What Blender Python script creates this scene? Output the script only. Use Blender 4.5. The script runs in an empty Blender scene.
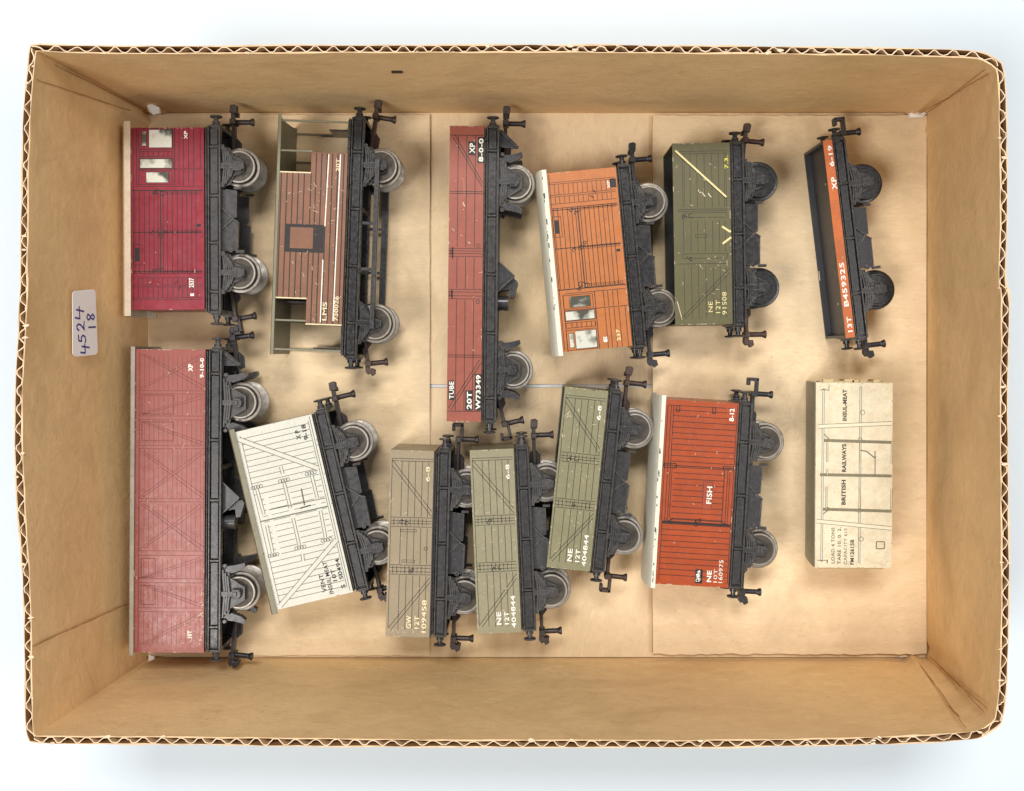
import bpy, math, random
from mathutils import Vector, Matrix

# ------------------------------------------------------------------ camera, world, lights, exposure
S = 0.001                      # everything below is written in millimetres
H = 500.0                      # camera height above the floor of the box (mm)
F = 1165.0                     # focal length in pixels of a 1024 px wide frame
CX, CY = 525.0, 350.0          # principal point of the (cropped) photograph
sc = bpy.context.scene
col = sc.collection
cam_d = bpy.data.cameras.new("camera")
cam = bpy.data.objects.new("camera", cam_d)
col.objects.link(cam)
cam.location = (0, 0, H * S)
cam_d.sensor_fit = 'HORIZONTAL'
cam_d.sensor_width = 36.0
cam_d.lens = 36.0 * F / 1024.0
cam_d.shift_x = (512.0 - CX) / 1024.0
cam_d.shift_y = -(395.5 - CY) / 1024.0
cam_d.clip_start = 0.01
cam_d.clip_end = 50
sc.camera = cam

world = bpy.data.worlds.new("World")
sc.world = world
world.use_nodes = True
bg = world.node_tree.nodes['Background']
bg.inputs[0].default_value = (0.93, 0.96, 1.0, 1)
bg.inputs[1].default_value = 0.36

def area(name, loc, target, size, sizey, power, color):
    d = bpy.data.lights.new(name, 'AREA')
    d.shape = 'RECTANGLE'; d.size = size; d.size_y = sizey
    d.energy = power; d.color = color
    o = bpy.data.objects.new(name, d)
    col.objects.link(o)
    o.location = loc
    o.rotation_euler = (Vector(target) - Vector(loc)).to_track_quat('-Z', 'Y').to_euler()
    return o
area('left_ceiling_light', (-1.16, -0.72, 2.40), (0, 0, 0), 0.75, 0.75, 37.0, (1.0, 0.975, 0.95))
area('window_side_light', (-0.10, 1.12, 2.40), (0, 0, 0), 0.90, 0.50, 40.0, (1.0, 0.98, 0.96))
area('right_ceiling_light', (1.30, -0.10, 2.40), (0, 0, 0), 0.80, 0.80, 17.0, (1.0, 0.965, 0.93))

sc.view_settings.view_transform = 'Standard'
sc.view_settings.look = 'None'
sc.view_settings.exposure = 0.0
sc.view_settings.gamma = 1.0
sc.cycles.max_bounces = 8

rnd = random.Random(7)

# ------------------------------------------------------------------ materials
def lin(c):
    return tuple(((v / 255) / 12.92 if v / 255 <= 0.04045 else ((v / 255 + 0.055) / 1.055) ** 2.4) for v in c)

class NT:
    def __init__(s, name):
        s.m = bpy.data.materials.new(name); s.m.use_nodes = True
        s.t = s.m.node_tree; s.n = s.t.nodes; s.l = s.t.links
        s.b = s.n['Principled BSDF']
        tc = s.n.new('ShaderNodeTexCoord')
        oi = s.n.new('ShaderNodeObjectInfo')
        mul = s.n.new('ShaderNodeVectorMath'); mul.operation = 'SCALE'
        mul.inputs['Scale'].default_value = 1.0 / S
        s.l.new(tc.outputs['Object'], mul.inputs[0])
        rs = s.n.new('ShaderNodeMath'); rs.operation = 'MULTIPLY'; rs.inputs[1].default_value = 300.0
        s.l.new(oi.outputs['Random'], rs.inputs[0])
        add = s.n.new('ShaderNodeVectorMath'); add.operation = 'ADD'
        s.l.new(mul.outputs[0], add.inputs[0]); s.l.new(rs.outputs[0], add.inputs[1])
        s.raw = mul.outputs[0]
        s.co = add.outputs[0]
    def noise(s, scale, detail=4, rough=.55, stretch=None, co=None, dist=0.0):
        src = co or s.co
        if stretch:
            mp = s.n.new('ShaderNodeVectorMath'); mp.operation = 'MULTIPLY'
            mp.inputs[1].default_value = stretch
            s.l.new(src, mp.inputs[0]); src = mp.outputs[0]
        n = s.n.new('ShaderNodeTexNoise')
        n.inputs['Scale'].default_value = scale; n.inputs['Detail'].default_value = detail
        n.inputs['Roughness'].default_value = rough
        n.inputs['Distortion'].default_value = dist
        s.l.new(src, n.inputs['Vector'])
        return n.outputs['Fac']
    def ramp(s, fac, stops):
        r = s.n.new('ShaderNodeValToRGB')
        e = r.color_ramp.elements
        while len(e) < len(stops): e.new(0.5)
        for i, (p, c) in enumerate(stops):
            e[i].position = p
            e[i].color = (c, c, c, 1) if not isinstance(c, tuple) else (*c[:3], 1)
        s.l.new(fac, r.inputs[0])
        return r.outputs[0]
    def mix(s, fac, a, b, mode='MIX'):
        m = s.n.new('ShaderNodeMix'); m.data_type = 'RGBA'; m.blend_type = mode
        if isinstance(fac, (int, float)): m.inputs[0].default_value = fac
        else: s.l.new(fac, m.inputs[0])
        for i, v in ((6, a), (7, b)):
            if isinstance(v, tuple): m.inputs[i].default_value = (*v[:3], 1)
            else: s.l.new(v, m.inputs[i])
        return m.outputs[2]
    def mathop(s, op, a, b):
        m = s.n.new('ShaderNodeMath'); m.operation = op
        for i, v in ((0, a), (1, b)):
            if isinstance(v, (int, float)): m.inputs[i].default_value = v
            else: s.l.new(v, m.inputs[i])
        return m.outputs[0]
    def edges(s, r_mm, lo=.02, hi=.12):
        bv = s.n.new('ShaderNodeBevel'); bv.samples = 4; bv.inputs['Radius'].default_value = r_mm * S
        ge = s.n.new('ShaderNodeNewGeometry')
        d = s.n.new('ShaderNodeVectorMath'); d.operation = 'DOT_PRODUCT'
        s.l.new(bv.outputs[0], d.inputs[0]); s.l.new(ge.outputs['Normal'], d.inputs[1])
        m = s.mathop('SUBTRACT', 1.0, d.outputs['Value'])
        return s.ramp(m, [(lo, 0.0), (hi, 1.0)])
    def bump(s, h, strength, dist_mm):
        b = s.n.new('ShaderNodeBump')
        b.inputs['Strength'].default_value = strength
        b.inputs['Distance'].default_value = dist_mm * S
        s.l.new(h, b.inputs['Height'])
        s.l.new(b.outputs[0], s.b.inputs['Normal'])
    def done(s, base, rough=.4, metal=0.0, spec=.5):
        if isinstance(base, tuple): s.b.inputs['Base Color'].default_value = (*base[:3], 1)
        else: s.l.new(base, s.b.inputs['Base Color'])
        if isinstance(rough, (int, float)): s.b.inputs['Roughness'].default_value = rough
        else: s.l.new(rough, s.b.inputs['Roughness'])
        s.b.inputs['Metallic'].default_value = metal
        s.b.inputs['Specular IOR Level'].default_value = spec
        return s.m

def sc3(c, k): return tuple(min(1, v * k) for v in c)

def paint(name, rgb, rough=.32, wear=(200, 190, 170), amount=.5, var=.14, grime=.35, dirt=(70, 60, 50)):
    t = NT(name); c = lin(rgb); w = lin(wear)
    a = t.ramp(t.noise(.09, 5, .6), [(.3, sc3(c, 1 - var)), (.72, sc3(c, 1 + var))])
    g = t.ramp(t.noise(.28, 8, .72), [(.46, 0.0), (.80, grime)])
    a = t.mix(g, a, sc3(lin(dirt), 1.0))
    fine = t.ramp(t.noise(2.2, 3, .7), [(.3, .86), (.7, 1.1)])
    a = t.mix(1.0, a, fine, 'MULTIPLY')
    # tiny chips, gathered in patches
    chips = t.mathop('MULTIPLY', t.ramp(t.noise(1.3, 4, .65), [(.66, 0.0), (.70, 1.0)]), t.ramp(t.noise(.11, 3, .5), [(.48, 0.0), (.66, 1.0)]))
    a = t.mix(t.mathop('MULTIPLY', chips, amount), a, w)
    # long faint scuffs
    sn = t.ramp(t.noise(.5, 2, .5, (2.4, .22, 1), dist=.8), [(.70, 0.0), (.74, .5)])
    a = t.mix(t.mathop('MULTIPLY', sn, amount * .5), a, w)
    r = t.ramp(t.noise(.35, 5, .6), [(.3, rough), (.75, rough + .14)])
    t.bump(t.noise(.07, 2, .5), .16, .4)
    return t.done(a, r, 0, .5)

def cast(name, rgb, rough=.42, edge=(140, 135, 125), amount=.35, metal=.15):
    t = NT(name); c = lin(rgb)
    a = t.ramp(t.noise(.25, 5, .65), [(.3, sc3(c, .82)), (.7, sc3(c, 1.15))])
    dust = t.ramp(t.noise(.9, 4, .7), [(.64, 0.0), (.70, amount)])
    a = t.mix(dust, a, lin(edge))
    e = t.mathop('MULTIPLY', t.edges(.26, .01, .07), t.ramp(t.noise(.5, 4, .65), [(.36, .22), (.60, .95)]))  # worn edges, lightened to put edge highlights into the colour
    a = t.mix(e, a, sc3(lin(edge), .9))
    t.bump(t.noise(.5, 3, .5), .12, .12)
    return t.done(a, t.ramp(t.noise(.6, 3, .5), [(.3, rough - .04), (.7, rough + .10)]), metal, .5)

def metal(name, rgb, rough=.3, stain=(90, 80, 68)):
    t = NT(name)
    a = t.mix(t.ramp(t.noise(.35, 5, .7), [(.46, 0.0), (.72, .55)]), lin(rgb), lin(stain))
    t.bump(t.noise(.5, 3, .5), .08, .1)
    return t.done(a, t.ramp(t.noise(.5, 3, .5), [(.3, rough), (.7, rough + .25)]), .6, .5)

def plain(name, rgb, rough=.5, var=.1, scale=.6, spec=.4):
    t = NT(name); c = lin(rgb)
    return t.done(t.ramp(t.noise(scale, 4, .6), [(.3, sc3(c, 1 - var)), (.7, sc3(c, 1 + var))]), rough, 0, spec)

def printing(name, rgb):
    # printed ink, rubbed thin in places
    t = NT(name); c = lin(rgb)
    return t.done(t.ramp(t.noise(.9, 5, .7), [(.35, sc3(c, .8)), (.62, sc3(c, 1.1)), (.8, sc3(c, 1.0 if sum(rgb) > 400 else 2.2))]), .4, 0, .4)

def cardboard(name, rgb, axis, stain=.45):
    """kraft board; axis = direction along which the flutes run (0 x, 1 y)"""
    t = NT(name); c = lin(rgb)
    a = t.ramp(t.noise(.012, 6, .6, co=t.raw), [(.28, sc3((c[0], c[1] * .97, c[2] * .9), .84)), (.5, c), (.74, sc3((c[0], c[1] * 1.02, c[2] * 1.05), 1.12))])
    st = (.25, 1.6, 1.6) if axis == 0 else (1.6, .25, 1.6)
    fib = t.ramp(t.noise(.9, 6, .75, st, co=t.raw), [(.28, .93), (.72, 1.06)])
    a = t.mix(1.0, a, fib, 'MULTIPLY')
    fib2 = t.ramp(t.noise(.10, 6, .7, (1.0, 2.2, 1.0) if axis == 0 else (2.2, 1.0, 1.0), co=t.raw, dist=1.5), [(.32, .95), (.70, 1.03)])
    a = t.mix(1.0, a, fib2, 'MULTIPLY')
    fk = t.ramp(t.noise(.22, 3, .6, (.55, 1.7, 1.7) if axis == 0 else (1.7, .55, 1.7), co=t.raw), [(.58, 0.0), (.66, .22)])
    a = t.mix(fk, a, sc3(c, 1.28))
    fd = t.ramp(t.noise(.16, 3, .6, (1.0, 1.5, 1.5), co=t.raw), [(.60, 0.0), (.70, .22)])
    a = t.mix(fd, a, sc3((c[0], c[1] * .9, c[2] * .8), .7))
    sm = t.ramp(t.noise(.022, 5, .62, co=t.raw, dist=.6), [(.56, 0.0), (.70, stain)])
    a = t.mix(sm, a, sc3(c, .74))
    cr = t.ramp(t.noise(.035, 3, .5, co=t.raw, dist=2.2), [(.485, 0.0), (.5, .30), (.515, 0.0)])
    crm = t.ramp(t.noise(.013, 2, .5, co=t.raw), [(.52, 0.0), (.62, 1.0)])
    a = t.mix(t.mathop('MULTIPLY', cr, crm), a, sc3(c, .70))
    wt = t.ramp(t.noise(.018, 4, .6, (1, 1, 1.7), co=t.raw, dist=.4), [(.52, 0.0), (.68, .42)])
    a = t.mix(wt, a, sc3((c[0], c[1] * .93, c[2] * .8), .66))
    fl = t.ramp(t.noise(.55, 2, .5, co=t.raw), [(.745, 0.0), (.78, .5)])
    a = t.mix(fl, a, sc3(c, .45))
    lf = t.ramp(t.noise(.42, 2, .5, (1, 3, 1), co=t.raw), [(.70, 0.0), (.76, .35)])
    a = t.mix(lf, a, sc3(c, 1.35))
    w = t.n.new('ShaderNodeTexWave'); w.wave_type = 'BANDS'; w.bands_direction = 'Y' if axis == 0 else 'X'
    w.inputs['Scale'].default_value = .047; w.inputs['Distortion'].default_value = 1.6
    w.inputs['Detail'].default_value = 2; w.inputs['Detail Scale'].default_value = .4
    t.l.new(t.raw, w.inputs['Vector'])
    h = t.mathop('ADD', t.mathop('MULTIPLY', w.outputs['Fac'], .35), t.noise(.02, 4, .6, co=t.raw))
    h = t.mathop('ADD', h, t.mathop('MULTIPLY', t.noise(.7, 4, .7, co=t.raw), .08))
    h = t.mathop('ADD', h, t.mathop('MULTIPLY', t.noise(.08, 5, .6, co=t.raw, dist=1.2), .8))
    t.bump(h, .55, 1.0)
    return t.done(a, .78, 0, .25)

M = {}
M['table'] = None
def table_mat():
    t = NT('white table'); c = (0.655, 0.725, 0.775)
    a = t.ramp(t.noise(.004, 3, .5, co=t.raw), [(.3, sc3(c, .98)), (.7, sc3(c, 1.015))])
    sp = t.ramp(t.noise(.35, 2, .5, co=t.raw), [(.80, 0.0), (.82, .25)])
    a = t.mix(sp, a, (.5, .5, .5))
    return t.done(a, .45, 0, .3)
M['table'] = table_mat()
M['floor_board'] = cardboard('floor cardboard', (232, 206, 167), 0, .6)
M['floor_board2'] = cardboard('middle floor cardboard', (230, 204, 165), 1, .5)
M['wall_x'] = cardboard('wall cardboard long', (234, 199, 146), 0, .30)
M['wall_y'] = cardboard('wall cardboard short', (232, 195, 142), 1, .30)
M['liner_edge'] = plain('torn liner edge', (226, 192, 150), .8, .2, .25)
M['flute_edge'] = plain('cut edge of the fluting', (238, 212, 178), .8, .15, .5)
M['flute'] = plain('fluting paper', (206, 168, 122), .85, .12, .4)
M['board_dark'] = plain('board underside', (150, 112, 72), .85, .1, .2)
M['sticker'] = plain('sticker paper', (255, 250, 247), .5, .04, .1)
M['pen'] = plain('ballpoint ink', (66, 58, 140), .5, .1)
M['leak_white'] = plain('white leak patch', (252, 250, 244), .6, .03)  # white put in for light leaking through the corner gaps
M['black'] = printing('black print', (34, 26, 24))
M['letter_white'] = printing('white print', (240, 236, 222))
M['letter_cream'] = printing('cream print', (228, 214, 170))
M['yellow'] = printing('yellow print', (222, 208, 70))
M['paleyellow'] = printing('pale yellow stripe', (228, 212, 150))
M['chip'] = plain('bare tin chip', (206, 190, 164), .4, .1)
M['inkpanel'] = plain('black transfer panel', (30, 27, 27), .4, .1)
M['wheel'] = metal('steel wheel', (160, 153, 143), .34)
M['wheel_disc'] = metal('steel wheel disc', (78, 72, 64), .42, (44, 38, 32))
M['wheel_dull'] = metal('dull steel wheel', (150, 142, 130), .36)
M['wheel_black'] = cast('black plastic wheel', (20, 20, 22), .22, (90, 88, 84), .15, 0)
M['chassis'] = cast('grey black diecast', (54, 52, 53), .26)
M['chassis_l'] = cast('grey diecast', (68, 66, 66), .28)
M['chassis_d'] = cast('black diecast', (38, 36, 38), .24)
M['coupling'] = metal('blackened steel coupling', (72, 64, 62), .35, (40, 34, 34))
M['coupling_b'] = metal('brown steel coupling', (78, 62, 56), .4, (52, 40, 36))
M['coupling_d'] = cast('black coupling', (38, 36, 40), .4)
M['pane'] = None
def pane_mat():
    t = NT('silvered window')
    a = t.mix(t.ramp(t.noise(.13, 3, .5), [(.47, 0.0), (.60, .95)]), lin((232, 230, 212)), lin((74, 72, 62)))
    a = t.mix(t.ramp(t.noise(2.0, 4, .7), [(.5, 0.0), (.75, .2)]), a, lin((120, 112, 92)))
    return t.done(a, .22, .35, .6)
M['pane'] = pane_mat()

# ------------------------------------------------------------------ mesh builder
class MB:
    def __init__(s):
        s.v = []; s.f = []; s.mi = []; s.mats = []
        s.cur = 0
    def mat(s, m):
        if m not in s.mats: s.mats.append(m)
        s.cur = s.mats.index(m); return s
    def add(s, vs, fs):
        o = len(s.v); s.v += [tuple(p) for p in vs]
        for f in fs:
            s.f.append([o + i for i in f]); s.mi.append(s.cur)
    def box(s, x0, x1, y0, y1, z0, z1):
        vs = [(x, y, z) for z in (z0, z1) for (x, y) in ((x0, y0), (x1, y0), (x1, y1), (x0, y1))]
        s.add(vs, [(3, 2, 1, 0), (4, 5, 6, 7), (0, 1, 5, 4), (1, 2, 6, 5), (2, 3, 7, 6), (3, 0, 4, 7)])
    def prism(s, poly, z0, z1):
        n = len(poly)
        a = sum(poly[i][0] * poly[(i + 1) % n][1] - poly[(i + 1) % n][0] * poly[i][1] for i in range(n))
        if a < 0: poly = poly[::-1]
        vs = [(x, y, z0) for x, y in poly] + [(x, y, z1) for x, y in poly]
        fs = [tuple(range(n - 1, -1, -1)), tuple(range(n, 2 * n))]
        fs += [(i, (i + 1) % n, n + (i + 1) % n, n + i) for i in range(n)]
        s.add(vs, fs)
    def prism_y(s, poly_xz, y0, y1):
        n = len(poly_xz)
        vs = [(x, y0, z) for x, z in poly_xz] + [(x, y1, z) for x, z in poly_xz]
        a = sum(poly_xz[i][0] * poly_xz[(i + 1) % n][1] - poly_xz[(i + 1) % n][0] * poly_xz[i][1] for i in range(n))
        fs = [tuple(range(n)), tuple(range(2 * n - 1, n - 1, -1))] + [(n + i, n + (i + 1) % n, (i + 1) % n, i) for i in range(n)]
        if a < 0: fs = [f[::-1] for f in fs]
        s.add(vs, fs)
    def bar(s, p, q, w, z0, z1):
        p = Vector(p); q = Vector(q); d = q - p
        if d.length < 1e-6: return
        d.normalize(); n = Vector((-d.y, d.x)) * w / 2
        s.prism([tuple(p + n), tuple(p - n), tuple(q - n), tuple(q + n)], z0, z1)
    def lathe(s, prof, c=(0, 0, 0), axis='z', seg=32):
        """prof: list of (r, h)"""
        vs = []; fs = []
        for r, h in prof:
            for k in range(seg):
                a = 2 * math.pi * k / seg
                u, w = r * math.cos(a), r * math.sin(a)
                if axis == 'z': p = (c[0] + u, c[1] + w, c[2] + h)
                elif axis == 'y': p = (c[0] + w, c[1] + h, c[2] + u)
                else: p = (c[0] + h, c[1] + u, c[2] + w)
                vs.append(p)
        m = len(prof)
        for i in range(m - 1):
            for k in range(seg):
                k2 = (k + 1) % seg
                fs.append((i * seg + k, i * seg + k2, (i + 1) * seg + k2, (i + 1) * seg + k))
        fs.append(tuple(range(seg - 1, -1, -1))); fs.append(tuple((m - 1) * seg + k for k in range(seg)))
        s.add(vs, fs)
    def cyl(s, c, r, h0, h1, axis='z', seg=16):
        s.lathe([(r, h0), (r, h1)], c, axis, seg)
    def ring(s, x, y, r, w, z0, z1, seg=14, a0=0, a1=2 * math.pi):
        pts = [(x + r * math.cos(a0 + (a1 - a0) * k / seg), y + r * math.sin(a0 + (a1 - a0) * k / seg)) for k in range(seg + 1)]
        for p, q in zip(pts, pts[1:]): s.bar(p, q, w, z0, z1)
    def mirror_z(s, W):
        s.v = [(x, y, W - z) for x, y, z in s.v]; s.f = [f[::-1] for f in s.f]; return s
    def mesh(s, name, smooth=True):
        me = bpy.data.meshes.new(name)
        me.from_pydata([(x * S, y * S, z * S) for x, y, z in s.v], [], s.f)
        for m in s.mats: me.materials.append(m)
        me.polygons.foreach_set('material_index', s.mi)
        if smooth:
            me.polygons.foreach_set('use_smooth', [True] * len(s.f))
            me.set_sharp_from_angle(angle=math.radians(35))
        me.update()
        return me

def link(name, me, parent=None, bevel=0, seg=2, loc=None, kind=None):
    o = bpy.data.objects.new(name, me); col.objects.link(o)
    if parent: o.parent = parent
    if loc: o.location = [v * S for v in loc]
    if bevel:
        b = o.modifiers.new('bevel', 'BEVEL'); b.width = bevel * S; b.segments = seg
        b.limit_method = 'ANGLE'; b.angle_limit = math.radians(50)
        b.harden_normals = False
    if kind: o['kind'] = kind
    return o

def P(px, py, z):
    return Vector(((px - CX) * (H - z) / F, -(py - CY) * (H - z) / F, z))

# ------------------------------------------------------------------ text as mesh
_tc = {}
def text_polys(s, bold=.0):
    k = (s, bold)
    if k in _tc: return _tc[k]
    cu = bpy.data.curves.new('txt', 'FONT'); cu.body = s; cu.size = 1; cu.resolution_u = 3
    cu.offset = bold; cu.space_character = 1.05
    o = bpy.data.objects.new('txt', cu); col.objects.link(o)
    bpy.context.view_layer.update()
    dg = bpy.context.evaluated_depsgraph_get()
    me = bpy.data.meshes.new_from_object(o.evaluated_get(dg))
    vs = [v.co.copy() for v in me.vertices]; fs = [list(p.vertices) for p in me.polygons]
    bpy.data.objects.remove(o); bpy.data.curves.remove(cu); bpy.data.meshes.remove(me)
    x0 = min(v.x for v in vs); x1 = max(v.x for v in vs); y0 = min(v.y for v in vs); y1 = max(v.y for v in vs)
    vs = [((v.x - (x0 + x1) / 2) / (x1 - x0), (v.y - (y0 + y1) / 2) / (y1 - y0)) for v in vs]
    _tc[k] = (vs, fs)
    return _tc[k]

# ------------------------------------------------------------------ wagon frame
W = 31.0
class Face:
    """near side of a wagon: local frame x toward the wheels, y along the wagon, z up from the box floor"""
    def __init__(s, name, A, B, hpx, z0, label, cat, W_=W):
        s.W = W_; s.z0 = z0; zf = z0 + W_
        a = P(*A, zf); b = P(*B, zf)
        s.L = (a - b).length; mid = (a + b) / 2
        s.th = math.atan2(-(a - b).x, (a - b).y)
        s.h = hpx * (H - zf) / F
        s.mid = mid; s.zf = zf
        s.root = bpy.data.objects.new(name, None); col.objects.link(s.root)
        s.root.empty_display_size = .02
        s.root.location = (mid.x * S, mid.y * S, z0 * S); s.root.rotation_euler = (0, 0, s.th)
        s.root['label'] = label; s.root['category'] = cat
        s.root['group'] = 'model railway wagons lying in the cardboard box'
        s.body = MB(); s.txt = []
        s.k = (H - zf) / F
    def loc(s, px, py):
        d = P(px, py, s.zf) - s.mid
        c, n = math.cos(-s.th), math.sin(-s.th)
        return (d.x * c - d.y * n, d.x * n + d.y * c)
    def uv(s, u, v): return (-s.h * (1 - u), s.L * (.5 - v))
    # --- printed marks on the near face, in uv
    def ln(s, p, q, w=.22, m=None, lift=.05):
        s.body.mat(M[m or 'black']); s.body.bar(p, q, w, s.W - .3, s.W + lift)
    def us(s, us, v0, v1, w=.2, m=None, lift=.05):
        for u in us: s.ln(s.uv(u, v0), s.uv(u, v1), w, m, lift)
    def vs(s, vs, u0, u1, w=.2, m=None, lift=.05):
        for v in vs: s.ln(s.uv(u0, v), s.uv(u1, v), w, m, lift)
    def rect(s, u0, u1, v0, v1, w=.2, m=None):
        s.us((u0, u1), v0, v1, w, m); s.vs((v0, v1), u0, u1, w, m, .056)
    def fill(s, u0, u1, v0, v1, m, lift=.04):
        s.body.mat(M[m]); a = s.uv(u0, v0); b = s.uv(u1, v1)
        s.body.box(a[0], b[0], b[1], a[1], s.W - .3, s.W + lift)
    def blob(s, u, v, r=.9, w=.25, m=None):
        x, y = s.uv(u, v); s.body.mat(M[m or 'black'])
        s.body.ring(x, y, r, w, s.W - .3, s.W + .062, 9)
    def squiggle(s, u, v, sz=1.0, seed=0):
        r = random.Random(seed); x, y = s.uv(u, v)
        s.body.mat(M['black'])
        for k in range(3):
            s.body.ring(x + r.uniform(-1.6, 1.6) * sz, y + r.uniform(-.8, .8) * sz, r.uniform(.45, 1.0) * sz, .28, s.W - .3, s.W + .06 + .004 * k, 8, r.uniform(0, 3), r.uniform(4, 7))
    def scuffs(s, n, seed, m='chip', u=(0.03, .97), v=(.03, .97), size=(.5, 2.6), w=(.08, .2)):
        r = random.Random(seed)
        s.body.mat(M[m])
        for i in range(int(n * .75)):
            x, y = s.uv(r.uniform(*u), r.uniform(*v)); a = r.uniform(0, 6.28); l = r.uniform(*size) * (r.random() ** 1.8 + .12) * .8
            pts = [(x, y)]
            for k in range(2):
                a += r.uniform(-.35, .35); pts.append((pts[-1][0] + l / 2 * math.cos(a), pts[-1][1] + l / 2 * math.sin(a)))
            if all(-s.h + .3 < p[0] < -.3 and abs(p[1]) < s.L / 2 - .3 for p in pts):
                for p, q in zip(pts, pts[1:]): s.body.bar(p, q, r.uniform(*w), s.W - .2, s.W + .068)
    def edge_chips(s, n, seed, m='chip', x0=None):
        r = random.Random(seed); s.body.mat(M[m])
        for i in range(n // 2):
            l = r.uniform(.2, 1.0) if r.random() < .8 else r.uniform(1, 2.5)
            e = r.randrange(4)
            if e < 2:
                y = r.uniform(-s.L / 2 + 2, s.L / 2 - 4); xx = (-.32 if e else -s.h + .06)
                s.body.box(xx, xx + .18, y, y + l, s.W - .4, s.W + .03)
            else:
                x = r.uniform(-s.h + 1, -4); yy = (-s.L / 2 + .06 if e == 2 else s.L / 2 - .32)
                s.body.box(x, x + l, yy, yy + .18, s.W - .4, s.W + .03)
    def plnk(s, *a, **k): pass
    def T(s, st, xl, xr, yb, yt, m='letter_white', bold=.02, rot=0):
        x, y = s.loc((xl + xr) / 2, (yb + yt) / 2)
        s.Tl(st, x, y, abs(yb - yt) * s.k, abs(xr - xl) * s.k, m, bold)
    def Tuv(s, st, u0, u1, v0, v1, m='letter_white', bold=.02):
        x, y = s.uv((u0 + u1) / 2, (v0 + v1) / 2)
        s.Tl(st, x, y, abs(v1 - v0) * s.L, abs(u1 - u0) * s.h, m, bold)
    def Tl(s, st, x, y, length, cap, m, bold):
        vs, fs = text_polys(st, bold)
        t = MB().mat(M[m]); s.txt.append(t)
        # reads upward: text right = +y, text up = -x
        t.add([(x - v * cap, y + u * length, s.W + .085) for u, v in vs], fs)
    def finish(s, body_bevel=.0):
        for t in s.txt: link('lettering', t.mesh('lettering', False), s.bodyo)
    def make_body(s, bevel=0):
        s.bodyo = link('body', s.body.mesh('body'), s.root, bevel)
        s.finish()

# ------------------------------------------------------------------ chassis pieces (cached meshes)
_mc = {}
def cached(key, fn):
    if key not in _mc: _mc[key] = fn()
    return _mc[key]

WX = 12.7
def wheel_mesh(mat, far, spokes):
    def f():
        b = MB().mat(M[mat])
        dk = M[mat] if mat == 'wheel_black' else M['wheel_disc']
        b.lathe([(7.6, 22.0), (8.1, 22.3), (8.1, 22.8), (7.8, 23.1), (7.0, 23.2)], seg=48)          # flange
        b.mat(dk); b.lathe([(7.0, 22.6), (6.95, 23.2), (6.6, 25.5)], seg=48)                       # running surface
        b.mat(M[mat]); b.lathe([(6.6, 25.3), (6.6, 25.7), (6.4, 25.85), (5.9, 25.85), (5.65, 25.6), (5.5, 24.6)], seg=48)
        b.mat(dk); b.lathe([(5.55, 23.0), (5.5, 24.6), (5.2, 23.3), (4.4, 23.1)], seg=48)
        b.mat(M[mat]); b.lathe([(4.6, 22.9), (4.4, 23.12), (2.6, 23.9), (2.2, 24.9), (1.6, 25.6)], seg=40)
        if spokes:
            b.mat(M['wheel'])
            for a in (.5, 2.2, 3.9, 5.4):
                b.bar((2.6 * math.cos(a), 2.6 * math.sin(a)), (4.4 * math.cos(a), 4.4 * math.sin(a)), .9, 23.5, 24.1)
        if far: b.mirror_z(W)
        return b.mesh('wheel')
    return cached(('wheel', mat, far, spokes), f)
def axle_mesh():
    def f():
        b = MB().mat(M['wheel_dull']); b.cyl((0, 0, 0), 1.0, 3.2, 27.8, seg=14); return b.mesh('axle')
    return cached('axle', f)

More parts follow.
